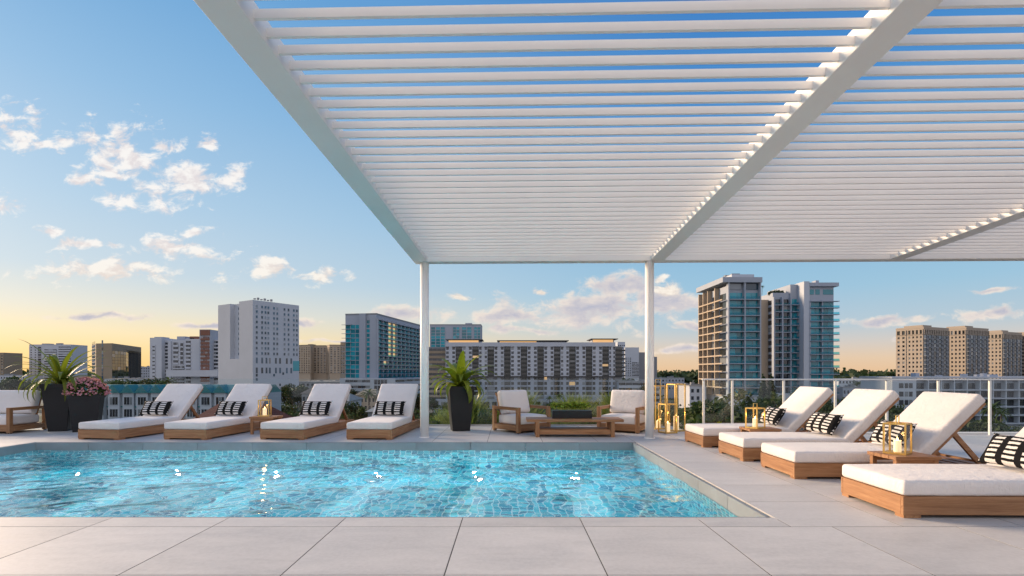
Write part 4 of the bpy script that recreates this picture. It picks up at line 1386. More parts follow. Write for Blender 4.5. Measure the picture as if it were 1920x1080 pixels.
# ---- teal tower behind the long block
D = 480
b = Bld('teal glazed tower rising behind the long apartment block', at=(PX(850, D), D)); zt = PZ(610, D)
pts = rect((PX(806, D), D), 0, PX(902, D) - PX(806, D), 22)
b.add('wall', MB().prism(pts, GZ, zt), PALE); fr, L = frame(pts[0], pts[1]); w, g_ = MB(), MB()
for a0, a1 in ((.02, .30), (.45, .58), (.62, .82), (.86, .99)): grid(w, g_, fr, L * a0, L * a1, PZ(668, D), zt - 1.5, max(2, int(14 * (a1 - a0))), 10, .85, .85, .3)
b.add('facade_relief', w, PALE); b.add('windows', g_, GTEAL, 'stuff'); parapet(b, pts, zt, 1.0, GREYW)
mb = MB(); mb.box(PX(872, D), PX(884, D), D + 3, D + 10, zt, PZ(605, D)); b.add('penthouse', mb, PALE)

# ---- long 12-storey apartment block in the centre
D = 305
b = Bld('long white twelve storey apartment block behind the lounge chairs', at=(PX(1000, D), D)); zt = PZ(646, D)
x0, x1 = PX(836, D), PX(1153, D)
pts = [(x0, D), (x1, D), (x1, D + 24), (x0, D + 24)]
b.add('wall', MB().prism(pts, GZ, zt), GREYW)
fr = (x0, D, 1, 0); L = x1 - x0
zm = PZ(705, D); w, wg, g_, gl, sl, cap = MB(), MB(), MB(), MB(), MB(), MB()
nfu, nfl = 7, 4
bz = (zt - 1.2 - zm) / nfu; lz = (zm - (GZ + 7)) / nfl
per = PX(986, D) - PX(955, D)
segs = []       # (kind, a, b) from left to right
a = 0.0; k = 0
while a < L - 2:
    wp = per * (.60 if k % 5 != 2 else .52); wr = per * .40
    if a > PX(1112, D) - x0: wp = PX(1145, D) - PX(1112, D)
    segs.append(('p', a, min(a + wp, L))); a += wp
    if a < L - 1: segs.append(('r', a, min(a + wr, L)))
    a += wr; k += 1
for kd, a, c in segs:
    if kd == 'p':
        w.fb(fr, a, c, zm, zt, 0, 1.3)
        m_ = c - a
        ws = [(.05, .32), (.68, .95)] if m_ < 8 else [(.05, .17), (.30, .42)]
        for j in range(nfu):
            for q0, q1 in ws:
                g_.fb(fr, a + m_ * q0, a + m_ * q1, zm + j * bz + bz * .22, zm + j * bz + bz * .82, 1.25, 1.33)
                if j == nfu - 1: cap.fb(fr, a + m_ * q0 - .2, a + m_ * q1 + .2, zm + j * bz + bz * .82, zm + (j + 1) * bz - .1, 1.2, 1.6)
        for j in range(nfl):
            for q0, q1 in ws:
                gl.fb(fr, a + m_ * q0, a + m_ * q1, GZ + 7 + j * lz + lz * .22, GZ + 7 + j * lz + lz * .82, .45, .52)
        wg.fb(fr, a + .1, c - .1, GZ + 5, zm - .6, 0, .5)
    else:
        for j in range(nfu):
            gl.fb(fr, a + .3, c - .3, zm + j * bz + .2, zm + (j + 1) * bz - .4, 0, .08)
            sl.fb(fr, a, c, zm + j * bz - .25, zm + j * bz + .75, .9, 1.1); sl.fb(fr, a, c, zm + j * bz - .25, zm + j * bz, 0, .9)
        for j in range(nfl):
            gl.fb(fr, a + .3, c - .3, GZ + 7 + j * lz + .4, GZ + 7 + (j + 1) * lz - .5, 0, .08)
            wg.fb(fr, a, c, GZ + 7 + j * lz - .3, GZ + 7 + j * lz + .3, 0, .35)
w.fb(fr, 0, L, zt - 1.15, zt + 1.2, 0, 1.35)
cap.fb(fr, -0.3, L + .3, zm - .55, zm - .02, 0, 1.7)
b.add('upper_wall_panels', w, WHITE); b.add('lower_wall_panels', wg, PALE); b.add('windows', g_, GDARK, 'stuff'); b.add('balcony_windows', gl, GLIT, 'stuff')
b.add('balconies', sl, paint('dark_balcony', (.055, .055, .05), .7), 'stuff'); b.add('dark_trim', cap, ROOFD)
for q0, q1, hh in ((836, 905, 3.0), (932, 1066, 2.4), (1107, 1158, 3.4)):
    pen = MB(); pen.box(PX(q0 + 4, D), PX(q1 - 6, D), D + 1.0, D + 14, zt, zt + hh - .45); pen_o = b.add('penthouse', pen, PALE)
    st = MB(); st.box(PX(q0 + 5, D), PX(q1 - (8 if q0 != 932 else 60), D), D + .85, D + .97, zt + 1.25, zt + hh - .5); b.sub('soffit_glow_strip', st, SOFFIT_GLOW, pen_o)  # glowing strip paints the warm soffit light under the roof
    rf = MB(); rf.box(PX(q0, D), PX(q1, D), D - 1.6, D + 15, zt + hh - .42, zt + hh); b.add('roof', rf, ROOFD)
# balconied right end and parking wing at the left
fr2, L2 = frame((x1 + .02, D - .5), (x1 + 4.6, D + 2.0)); eb = MB(); eg = MB()
b.add('end_wall', MB().prism([(x1 + .02, D - .5), (x1 + 4.6, D + 2), (x1 + 4.6, D + 20), (x1 + .02, D + 20)], GZ + 4, zt - 1), GREYW)
for j in range(nfu): eb.fb(fr2, -.5, L2 + 1.2, zm + j * bz - .2, zm + j * bz + .7, .0, 1.4); eg.fb(fr2, .3, L2 - .3, zm + j * bz + .8, zm + (j + 1) * bz - .3, 0, .08)
b.add('end_balconies', eb, bpy.data.materials['dark_balcony'], 'stuff'); b.add('end_windows', eg, GLIT, 'stuff')
wg_ = MB(); gg = MB(); pw = rect((PX(800, D), D + 3), 0, x0 - PX(800, D) - .02, 20)
b.add('parking_wing', MB().prism(pw, GZ, PZ(650, D)), GREYW); fr, L = frame(pw[0], pw[1]); bands(wg_, gg, fr, 0, L, GZ + 6, PZ(653, D), 10, .5, .8, 4)
b.add('parking_bands', wg_, TAN); b.add('parking_openings', gg, GDARK, 'stuff')
po = MB(); po.box(PX(815, D), PX(1160, D), D - 9, D - 1.8, GZ, GZ + 5.2); b.add('street_arcade', po, PALE)
gp = MB(); fr = (PX(815, D), D - 9, 1, 0); Lp = PX(1160, D) - PX(815, D)
for k in range(26): gp.fb(fr, Lp * (k + .18) / 26, Lp * (k + .82) / 26, GZ + .6, GZ + 4, -.05, .06)
b.add('shop_windows', gp, GDARK, 'stuff')

# ---- white stepped block right of it
D = 430
b = Bld('white stepped apartment block beside the right pergola post', at=(PX(1195, D), D))
w, g_ = MB(), MB()
for q0, q1, yt, dd, kind in ((1158, 1172, 641, 0, 'g'), (1172, 1198, 652, -6, 'b'), (1198, 1214, 660, 6, 'n'), (1214, 1232, 668, 14, 'n')):
    p = rect((PX(q0, D + dd), D + dd), 0, PX(q1, D + dd) - PX(q0, D + dd), 20); zt = PZ(yt, D)
    b.add('wall', MB().prism(p, GZ, zt), WHITE if kind != 'n' else GREYW); fr, L = frame(p[0], p[1])
    if kind == 'g': grid(w, g_, fr, 0, L, PZ(706, D), zt - 2, 4, 13, .6, .5)
    if kind == 'b': grid(w, g_, fr, 0, L * .45, PZ(706, D), zt - 8, 3, 11, .6, .5); bands(w, g_, fr, L * .5, L, PZ(706, D), zt - 12, 10, .6, .6, 4)
b.add('facade_relief', w, WHITE); b.add('windows', g_, GDARK, 'stuff')

# ---- twin glass towers on the right: individual windows and balcony slabs
def pane(b, fr, u0, u1, z0, z1, m, w0=0.0, w1=0.1, name='window'):
    return b.add(name, MB().fb(fr, u0, u1, z0, z1, w0, w1), m)


D = 205
c0 = (PX(1362, D), D); zt = PZ(521, D); z0 = PZ(742, D)
b = Bld('tall apartment tower with sunlit left side and teal glass balconies', at=c0)
WR, WD = PX(1424, D) - PX(1362, D), 24.0
ang = R(1.5)
pts = rect(c0, ang, WR, WD)
b.add('wall', MB().prism(pts, z0, zt - 3.2), PALE)
b.add('base', MB().prism(rect((c0[0] - 1.2, c0[1] - 1), ang, WR + 2, WD + 2), GZ, z0 - .02), WHITE)
nf = 13; dz = (zt - 5.5 - z0) / nf
fr, L = frame(pts[0], pts[1])
w = MB()
for uu in (0.0, L * .49, L - .5): w.fb(fr, uu, uu + .5, z0, zt - 2, 0, 1.75)
for j in range(nf):
    za = z0 + j * dz
    b.add('balcony_slab', MB().fb(fr, .5, L - .5, za - .12, za + .16, .1, 1.9), PALE)
    for s0, s1 in ((.5, L * .49), (L * .49 + .5, L - .5)):
        mid = s0 + (s1 - s0) * random.choice((.35, .5, .62))
        pane(b, fr, s0 + .15, mid - .05, za + .3, za + dz - .35, GTEAL); pane(b, fr, mid + .1, s1 - .15, za + .3, za + dz - .35, GTEAL)
        b.add('balcony_rail', MB().fb(fr, s0 + .05, s1 - .05, za + .18, za + 1.15, 1.78, 1.82), RAILT)
for s0, s1 in ((L * .06, L * .46), (L * .54, L * .96)): pane(b, fr, s0, s1, zt - 4.6, zt - 2.3, GBLUE, .1, .3)
frl, Ll = frame(pts[3], pts[0])
wl2 = MB()
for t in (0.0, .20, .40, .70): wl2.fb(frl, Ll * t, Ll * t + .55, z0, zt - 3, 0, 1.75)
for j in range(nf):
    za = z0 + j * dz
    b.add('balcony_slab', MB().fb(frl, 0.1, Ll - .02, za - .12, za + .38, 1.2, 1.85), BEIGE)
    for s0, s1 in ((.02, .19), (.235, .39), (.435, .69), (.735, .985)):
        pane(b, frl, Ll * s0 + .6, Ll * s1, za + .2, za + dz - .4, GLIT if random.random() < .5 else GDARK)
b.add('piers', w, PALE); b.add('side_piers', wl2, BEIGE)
b.add('roof', MB().prism(rect((c0[0] - 2.2, c0[1] - 2), ang, WR + 2.6, WD + 3), zt - 2.0, zt), PALE)
b.add('parapet', MB().prism(rect((c0[0] + 2.5, c0[1] + 1), ang, WR - 4, WD - 8), zt + .02, zt + 1.6), WHITE)
roof_clutter(b, pts, zt + 1.6, GREYW, 4, 3)

D = 232
b = Bld('wide teal glass tower with rooftop garden right of the sunlit tower', at=(PX(1450, D), D))
z0 = PZ(738, D); w = MB()
xl, xa, xb_, xc, xd = PX(1449, D), PX(1480, D), PX(1505, D - 5), PX(1518, D - 6), PX(1563, D - 5)
zl, zmid, zr = PZ(549, D), PZ(534, D), PZ(541, D)
b.add('wall', MB().prism([(xl, D), (xa, D), (xa, D + 22), (xl, D + 22)], z0, zl), PALE)
b.add('wall', MB().prism([(xa + .02, D - .8), (xb_, D - .8), (xb_, D + 20), (xa + .02, D + 20)], z0, zmid), PALE)
b.add('shaft', MB().prism([(xb_ + .02, D - 6), (xc, D - 6), (xc, D + 14), (xb_ + .02, D + 14)], z0, PZ(532, D)), WHITE)
b.add('wall', MB().prism([(xc + .02, D - 5), (xd, D - 5), (xd, D + 14), (xc + .02, D + 14)], z0, zr), PALE)
b.add('roof', MB().prism([(xc + .03, D - 6.2), (xd + 1.6, D - 6.2), (xd + 1.6, D + 14), (xc + .03, D + 14)], zr + .02, zr + 1.6), PALE)
b.add('base', MB().prism([(PX(1424, D), D - 3.0), (xd + .5, D - 5.8), (xd + .5, D + 20), (PX(1424, D), D + 20)], GZ, z0 - .02), WHITE)
nf = 14; zt2 = PZ(560, D); dz = (zt2 - z0) / nf
fr, L = frame((xl, D), (xa, D))
for t in (0, .5, 1): w.fb(fr, L * t - .3, L * t + .3, z0, zl - 2, 0, 1.5)
for j in range(nf):
    za = z0 + j * dz
    b.add('balcony_slab', MB().fb(fr, .3, L - .3, za - .12, za + .18, .1, 1.55), PALE)
    for t in (0, .5):
        pane(b, fr, L * t + .45, L * (t + .5) - .45, za + .3, za + dz - .3, GDARK)
        b.add('balcony_rail', MB().fb(fr, L * t + .35, L * (t + .5) - .35, za + .2, za + 1.0, 1.44, 1.48), RAILT)
fr, L = frame((xa, D - .8), (xb_, D - .8))
for j in range(nf):
    za = z0 + j * dz
    b.add('balcony_slab', MB().fb(fr, .1, L - .1, za - .12, za + .16, .1, 1.8), PALE)
    pane(b, fr, .4, L * .46, za + .3, za + dz - .35, GTEAL); pane(b, fr, L * .5, L - .3, za + .3, za + dz - .35, GTEAL)
    b.add('balcony_rail', MB().fb(fr, .15, L - .15, za + .18, za + 1.05, 1.7, 1.74), RAILT)
fr, L = frame((xc, D - 5), (xd, D - 5))
for t in (0.02, .5): w.fb(fr, L * t - .25, L * t + .25, z0, zr - 6, 0, 1.2)
dz2 = (zr - 6.5 - z0) / nf
for j in range(nf + 1):
    za = z0 + j * dz2
    b.add('balcony_slab', MB().fb(fr, .1, L + 1.5, za - .13, za + .13, .1, 1.9), PALE)
    if j == nf: break
    for t in (0, .5):
        c_ = random.choice((.5, .62, .72))
        pane(b, fr, L * t + .4, L * t + L * .5 * c_, za + .3, za + dz2 - .3, GTEAL); pane(b, fr, L * t + L * .5 * c_ + .2, L * (t + .5) - .35, za + .3, za + dz2 - .3, GTEAL)
    b.add('balcony_rail', MB().fb(fr, .2, L + 1.4, za + .15, za + 1.0, 1.8, 1.84), RAILT)
for s0, s1 in ((.04, .22), (.28, .45), (.58, .98)): pane(b, fr, L * s0, L * s1, zr - 3.4, zr - 1.2, GTEAL)
fr, L = frame((xl, D + 22), (xl, D))
for j in range(nf):
    za = z0 + j * dz
    for s0, s1 in ((.05, .3), (.38, .62), (.7, .95)): pane(b, fr, L * s0, L * s1, za + .5, za + dz - .6, GDARK)
b.add('piers', w, PALE)
mb = MB(); mb.box(PX(1522, D), PX(1528, D), D - 3, D, zr + 1.6, PZ(528, D)); b.add('chimney', mb, PALE)
gar_z = zl + .02; rgx0, rgx1 = PX(1440, D), PX(1480, D)
b.add('terrace_wall', MB().box(PX(1425, D), xl - .02, D + 4, D + 22, z0, zl - 2.5), BEIGE)

# ---- beige resort towers on the right
SANDY = paint('stucco_sand', (0.36, 0.30, 0.24), 0.85, 0.06, 0.12)


def resort(px, D, yt, label, left=17, right=30, ang=R(25), group='beige resort towers at the right'):
    c0 = (PX(px, D), D); zt = PZ(yt, D)
    b = Bld(label, at=c0, group=group)
    u = (math.cos(ang), math.sin(ang)); n = (-math.sin(ang), math.cos(ang))
    pts = rect(c0, ang, right, left)
    b.add('wall', MB().prism(pts, GZ, zt), SANDY)
    w, g_, gb, wp = MB(), MB(), MB(), MB(); z0 = GZ + 9; nf = 13
    fr, L = frame(pts[3], pts[0]); grid(w, g_, fr, L * .02, L * .38, z0, zt - 4.5, 2, nf, .45, .5, .3); grid(w, g_, fr, L * .44, L * .98, z0, zt - 4.5, 4, nf, .48, .48, .3)
    grid(w, g_, fr, L * .44, L * .98, zt - 4.2, zt - .8, 4, 1, .6, .8, .5); grid(w, g_, fr, L * .02, L * .38, zt - 4.2, zt - .8, 2, 1, .6, .8, .5)
    fr, L = frame(pts[0], pts[1])
    for k in range(5):
        a0 = L * k / 5
        grid(wp, g_, fr, a0 + L * .09, a0 + L * .185, z0, zt - 4.5, 2, nf, .5, .5, .3)
        for j in range(nf):
            dz = (zt - 4.5 - z0) / nf
            gb.fb(fr, a0 + .25, a0 + L * .085, z0 + j * dz + .5, z0 + (j + 1) * dz - .1, 0, .08)
            wp.fb(fr, a0 + .05, a0 + L * .088, z0 + j * dz - .15, z0 + j * dz + .35, 0, 1.3)
    grid(w, g_, fr, 0, L, zt - 4.2, zt - .8, 14, 1, .6, .85, .5)
    b.add('facade_relief', w, SANDY); b.add('pale_facade_relief', wp, GREYW); b.add('windows', g_, GDARK, 'stuff'); b.add('balcony_windows', gb, GBLUE, 'stuff')
    parapet(b, pts, zt, 1.0, SANDY, .6)
    t1 = MB(); p = inn2(pts, .08, .75); t1.prism(p, zt, zt + 2.2); b.add('roof_turret', t1, SANDY); roof_clutter(b, pts, zt + 1, TAN, 4, 3)
    return b


def inn2(pts, a, c):
    l2 = lambda p, q, t: (p[0] + (q[0] - p[0]) * t, p[1] + (q[1] - p[1]) * t)
    return [l2(l2(pts[0], pts[1], s), l2(pts[3], pts[2], s), t) for s, t in ((.05, a), (.4, a), (.4, c), (.05, c))]


resort(1732, 350, 615, 'beige resort tower nearest the twin glass towers, warm lit left side')
resort(1812, 372, 616, 'middle beige resort tower at the right')
resort(1880, 405, 624, 'beige resort tower third from left, near the right picture edge')
resort(1930, 418, 627, 'beige resort tower cut off by the right picture edge')

# ---- low white apartment building at the right with individual windows
D = 178
b = Bld('low white apartment building with balcony grid behind the right railing', at=(PX(1790, D), D)); zt = PZ(709, D)
xa, xb_, xc = PX(1673, D), PX(1718, D), PX(2010, D)
b.add('wall', MB().prism([(xa, D), (xb_, D), (xb_, D + 16), (xa, D + 16)], GZ, zt), WHITE)
b.add('wall', MB().prism([(xb_ + .02, D + 2), (xc, D + 2), (xc, D + 16), (xb_ + .02, D + 16)], GZ, zt - .3), PALE)
nf = 5; dz = (zt - 1.2 - (GZ + 3)) / nf
fr, L = frame((xa, D), (xb_, D))
for j in range(nf):
    za = GZ + 3 + j * dz
    for s0, s1 in ((.28, .46), (.52, .66), (.70, .84)): pane(b, fr, L * s0, L * s1, za + .7, za + dz - .5, GDARK)
fr, L = frame((xb_, D + 2), (xc, D + 2)); w = MB(); nb = 12
for k in range(nb + 1): w.fb(fr, L * k / nb - .16, L * k / nb + .16, GZ + 3, zt - .4, 0, 1.7)
b.add('balcony_piers', w, WHITE)
for j in range(nf):
    za = GZ + 3 + j * dz
    b.add('balcony_slab', MB().fb(fr, -.2, L, za - .15, za + .18, .02, 2.0), WHITE)
    for k in range(nb):
        a0, a1 = L * k / nb + .35, L * (k + 1) / nb - .35
        mid = a0 + (a1 - a0) * random.choice((.4, .5, .6))
        pane(b, fr, a0, mid - .06, za + .35, za + dz - .5, GDARK if random.random() < .6 else GBLUE); pane(b, fr, mid + .06, a1, za + .35, za + dz - .5, GDARK)
b.add('roof_edge', MB().box(xa - .3, xc, D - .25, D + 16.3, zt + .02, zt + .5), WHITE)
roof_clutter(b, [(xa, D), (xc, D), (xc, D + 16), (xa, D + 16)], zt + .5, PALE, 6, 2.5)

# ---- teal-roofed townhouses at the left
def townhouse(x0, D, wd, label, variant=0):
    b = Bld(label, 'townhouse', 'townhouse', (x0 + wd / 2, D), 'teal roofed townhouses below the terrace')
    ze = PZ(737, D)
    b.add('wall', MB().prism([(x0, D), (x0 + wd, D), (x0 + wd, D + 10), (x0, D + 10)], GZ, ze), WBLUE)
    rf = MB(); zr = PZ(722, D)
    P8 = [(x0 - .15, D - .6, ze), (x0 + wd + .15 - .3, D - .6, ze), (x0 + wd - .15, D + 10.6, ze), (x0 - .15, D + 10.6, ze)]
    rf.v += P8 + [(x0, D + 3, zr), (x0 + wd - .15, D + 3, zr), (x0 + wd - .15, D + 7, zr), (x0, D + 7, zr)]
    for f in ((0, 1, 5, 4), (1, 2, 6, 5), (2, 3, 7, 6), (3, 0, 4, 7), (4, 5, 6, 7), (0, 3, 2, 1)): rf.f.append(f)
    ro = b.add('roof', rf, TEALR)
    fr = (x0, D, 1, 0)
    for k in range(2):
        cx = wd * (.27 + .46 * k); hw = 1.4
        bay = MB().fb(fr, cx - hw, cx + hw, GZ + 8, ze + .1, 0, .7); bo = b.add('bay', bay, WHITE)
        gz = MB(); zp = ze + 2.1
        ox = x0 + cx
        gz.v += [(ox - hw - .35, D - 1.15, ze + .1), (ox + hw + .35, D - 1.15, ze + .1), (ox, D - 1.15, zp), (ox - hw - .35, D + 2.5, ze + .1), (ox + hw + .35, D + 2.5, ze + .1), (ox, D + 2.5, zp)]
        gz.f += [(0, 1, 2), (0, 2, 5, 3), (1, 4, 5, 2), (3, 5, 4), (0, 3, 4, 1)]
        b.sub('gable_roof', gz, TEALR, bo)
        for j in range(2):
            za = ze - 2.9 - 3.05 * j
            for q in range(3):
                b.sub('window_pane', MB().fb(fr, cx - 1.0 + q * .70, cx - 1.0 + q * .70 + .56, za, za + 1.9, .66, .76), GDARK, bo)
            b.sub('window_frame', MB().fb(fr, cx - 1.08, cx + 1.08, za - .12, za - .02, .6, .82), WHITE, bo)
        for j in (2, 3):
            za = ze - 2.9 - 3.05 * j; pane(b, fr, cx - .9, cx + .9, za, za + 1.8, GDARK, 0, .78)
        pane(b, fr, wd * (.5 + .5 * (k - .5) * 2) + (-.45 if k else .0), wd * (.5 + .5 * (k - .5) * 2) + (.0 if k else .45), ze - 5.6, ze - 4.2, GDARK, -.02, .06)
    b.add('string_course', MB().fb(fr, 0, wd, ze - 3.6, ze - 3.3, 0, .25), TEALR)
    return b


D = 132
xs0 = PX(76, D); wd = 7.9
nm = ['between sofa and planters', 'directly behind the flower planter', 'left of the first far lounger back', 'behind the leftmost lounger back', 'between the first two lounger backs', 'behind the second far lounger back', 'right of the second lounger, behind the far lantern']
for k in range(7):
    townhouse(xs0 + k * (wd + .05), D + (0.0 if k % 2 else 1.2), wd, 'pale townhouse with teal gables ' + nm[k])

# ---- assorted low-rise buildings
def lowrise(q0, q1, yt, D, label, wall_m, roof_m, nx, ny, gable=False, depth=14, style='grid'):
    b = Bld(label, 'building', 'low_building', (PX((q0 + q1) / 2, D), D)); x0, x1 = PX(q0, D), PX(q1, D); zt = PZ(yt, D)
    b.add('wall', MB().prism([(x0, D), (x1, D), (x1, D + depth), (x0, D + depth)], GZ, zt), wall_m)
    fr = (x0, D, 1, 0); w, g_ = MB(), MB()
    z0 = max(GZ + .5, zt - 3.2 * ny)
    if style == 'grid': grid(w, g_, fr, 0, x1 - x0, z0, zt - .4, nx, ny, .5, .5, .15)
    else: bands(w, g_, fr, 0, x1 - x0, z0, zt - .4, ny, .5, .4, nx)
    b.add('facade_relief', w, wall_m); b.add('windows', g_, GDARK, 'stuff')
    if gable:
        r = MB(); h = min(3.2, (x1 - x0) * .3); o_ = .6
        r.v += [(x0 - o_, D - o_, zt), (x1 + o_, D - o_, zt), (x1 + o_, D + depth + o_, zt), (x0 - o_, D + depth + o_, zt), (x0 + 1.5, D + depth / 2, zt + h), (x1 - 1.5, D + depth / 2, zt + h)]
        r.f += [(0, 1, 5, 4), (1, 2, 5), (2, 3, 4, 5), (3, 0, 4), (0, 3, 2, 1)]
        b.add('roof', r, roof_m)
    else:
        b.add('roof', MB().box(x0 - .2, x1 + .2, D - .2, D + depth + .2, zt + .01, zt + .35), roof_m)
        roof_clutter(b, [(x0, D), (x1, D), (x1, D + depth), (x0, D + depth)], zt + .35, GREYW, 4, 2.2)


lowrise(-20, 52, 704, 430, 'long low white building at the far left edge of the town', WHITE, ROOFG, 14, 2)
lowrise(136, 172, 706, 420, 'low beige block between the banded tower and the tan office', BEIGE, ROOFG, 8, 3)
lowrise(247, 281, 688, 640, 'small pale distant block beside the stepped complex', PALE, ROOFG, 8, 6)
lowrise(196, 268, 711, 300, 'low white flat roofed building below the tan office', WHITE, ROOFG, 12, 2)
lowrise(556, 642, 716, 360, 'wide grey flat roofed store below the beige hotel block', GREYW, ROOFG, 10, 2, depth=40)
lowrise(566, 606, 738, 200, 'grey gabled house left of the third far lounger', GREYW, ROOFD, 5, 2, True)
lowrise(668, 704, 741, 205, 'pale house with brown hipped roof below the glass tower podium', BEIGE, TAN, 5, 2, True)
lowrise(716, 762, 744, 190, 'white house with red hipped roof behind the fourth far lounger', WHITE, REDR, 6, 2, True)
lowrise(610, 652, 752, 150, 'white bungalow with grey hipped roof seen between two lounger backs', WHITE, ROOFG, 5, 2, True)
lowrise(690, 735, 772, 118, 'low grey roofed house between the third and fourth far loungers', GREYW, ROOFG, 6, 2, True)
lowrise(1160, 1236, 716, 300, 'white parking deck right of the long apartment block', WHITE, ROOFG, 6, 4, style='bands', depth=30)
lowrise(1228, 1283, 709, 420, 'pale distant row of flats above the floor lanterns', PALE, ROOFG, 9, 3)
lowrise(1293, 1324, 724, 215, 'small white and brown building left of the sunlit tower', WHITE, ROOFG, 3, 2)
lowrise(1572, 1672, 711, 330, 'long white building between the teal tower and the resort towers', WHITE, ROOFG, 16, 3)
lowrise(1580, 1640, 727, 230, 'low pale green roofed building behind the second right lounger', PALE, ROOFG, 9, 2)
lowrise(345, 480, 800, 84, 'low building with dark red hipped roof behind the second far lounger', GREYW, REDR, 10, 2, True)

# ---- roads
mb = MB(); mb.box(60, 260, 108, 120, GZ, GZ + .06); tag(mb.build('road', M['asphalt']), 'asphalt street in front of the low white apartment building', 'road', kind='structure')
mb = MB(); mb.box(60, 260, 121.5, 124, GZ, GZ + .16); tag(mb.build('pavement', M['concrete']), 'pale pavement beside the street at the right', 'pavement', kind='structure')
mb = MB(); mb.box(-60, -12, 148, 157, GZ, GZ + .06); tag(mb.build('road', M['asphalt']), 'asphalt street behind the far loungers', 'road', kind='structure')

# ---- trees
def crown_mesh(seed, n, leaf, m, lobes=16, sx=.36, sz=.36, zc=.62):
    r = np.random.default_rng(seed)
    cs = r.normal(size=(lobes, 3)); cs /= np.linalg.norm(cs, axis=1, keepdims=True); cs *= 0.70 * r.random((lobes, 1)) ** .45
    rad = 0.24 + 0.16 * r.random(lobes)
    k = r.integers(0, lobes, n)
    d = r.normal(size=(n, 3)); d /= np.linalg.norm(d, axis=1, keepdims=True)
    P = cs[k] + d * rad[k][:, None] * (0.55 + 0.5 * r.random((n, 1)))
    P = P * np.array([[sx, sx, sz]]) + np.array([[0, 0, zc]])
    return quad_mesh('crown', leaf_quads(P, leaf, 0.15, 0.6), m)


def trunk_mesh(seed):
    r = random.Random(seed); mb = MB()
    mb.tube((0, 0, 0), (.01, .005, .34), .024, .016, 7)
    for k in range(5):
        a = k * 1.3 + r.random(); mb.tube((.01, .005, .30), (.2 * math.cos(a), .2 * math.sin(a), .58 + .12 * r.random()), .012, .004, 5)
    return mb.mesh('trunk', M['bark'])


far_cr = [crown_mesh(s, 2200, .026, M['tree_m' if s % 2 else 'tree_d']) for s in range(4)]
near_cr = [crown_mesh(20 + s, 9000, .018, M['tree_d' if s % 2 else 'tree_m'], 26) for s in range(3)]
trunks = [trunk_mesh(s) for s in range(3)]


ORD = ['leftmost', 'second from left', 'third from left', 'fourth from left', 'fifth from left', 'sixth from left', 'seventh from left', 'eighth from left', 'ninth from left', 'tenth from left', 'eleventh from left', 'twelfth from left', 'thirteenth from left', 'rightmost']


def row(spots, text):
    order = sorted(range(len(spots)), key=lambda i: spots[i][0])
    return [(*sp, text + ', ' + ('rightmost' if order.index(i) == len(spots) - 1 else ORD[order.index(i)])) for i, sp in enumerate(spots)]


def tree(px, yt, D, near=False, label=None, group='trees', wid=1.0, cr=None):
    h = (PZ(yt, D) - GZ) * (1.04 if near else 1.08)
    r = empty('broadleaf_tree', (PX(px, D), D, GZ), random.uniform(0, 6.28), label, 'tree', group)
    r.scale = (h * wid, h * wid, h)
    link('crown', cr or random.choice(near_cr if near else far_cr), r); link('trunk', random.choice(trunks), r)


for px, yt, D, lb in row(((12, 703, 330), (36, 706, 300), (62, 707, 280), (84, 709, 270), (104, 713, 255), (128, 711, 300), (150, 713, 260)), 'dark green tree in the cluster behind sofa and palm plant'):
    tree(px, yt, D, label=lb, group='trees at the far left', wid=1.15)
for px, yt, D, lb in row(((196, 713, 240), (214, 709, 236), (232, 708, 232), (250, 707, 236), (268, 709, 240), (286, 710, 232), (302, 713, 225), (316, 716, 215), (326, 719, 240)), 'dark green tree in the row above the teal townhouses'):
    tree(px, yt, D, label=lb, group='trees above the townhouses', wid=1.2)
for px, yt, D, lb in row(((536, 716, 250), (556, 722, 215), (572, 727, 240), (590, 724, 250), (606, 729, 230), (626, 730, 235), (642, 731, 215), (660, 727, 260), (690, 733, 225), (712, 735, 235), (734, 731, 240), (752, 735, 215), (772, 732, 230), (788, 737, 200)), 'small green tree among the houses behind the far loungers'):
    tree(px, yt, D, label=lb, group='trees among the houses', wid=1.0)
for px, yt, D, lb in row(((545, 752, 150), (560, 766, 118), (588, 757, 140), (640, 763, 122), (660, 752, 140), (648, 774, 96), (618, 778, 100), (682, 762, 128), (744, 764, 124), (764, 757, 130), (782, 768, 105), (802, 762, 118), (752, 782, 86)), 'nearer green tree seen between the far lounger backs'):
    tree(px, yt, D, label=lb, group='nearer trees behind the far loungers', wid=.95)
for px, yt, D, lb in row(((812, 746, 240), (838, 750, 225), (905, 752, 215), (975, 751, 235), (1032, 753, 230), (1068, 748, 250), (1105, 752, 225), (1142, 752, 215), (1172, 706, 380), (1184, 709, 370), (1210, 722, 260)), 'small street tree in front of the long apartment block'):
    tree(px, yt, D, label=lb, group='street trees in front of the long block', wid=.9)
rt = ((1278, 752, 74, 1.0), (1300, 744, 82, 1.0), (1322, 740, 66, .9), (1346, 733, 72, 1.0), (1372, 748, 64, .9), (1395, 746, 76, .9), (1416, 740, 72, .95), (1442, 748, 64, .85), (1464, 756, 70, .9), (1300, 770, 44, .7), (1352, 772, 46, .7), (1408, 772, 44, .7))
rl = ['beside the floor lanterns, leftmost of the dark group', 'second from left in the dark group', 'at the first railing post', 'with the highest crown before the sunlit tower', 'below the sunlit tower base', 'between the second and third railing posts', 'left of the two cypresses', 'in front of the two cypresses', 'right of the two cypresses', 'low at the left end of the right railing', 'low behind the farthest right lounger', 'low beside the far table lantern']
for (px, yt, D, wd), l_ in zip(rt, rl):
    tree(px, yt, D, True, 'dark leafy tree ' + l_, 'dark trees behind the right railing', wd * 1.15)
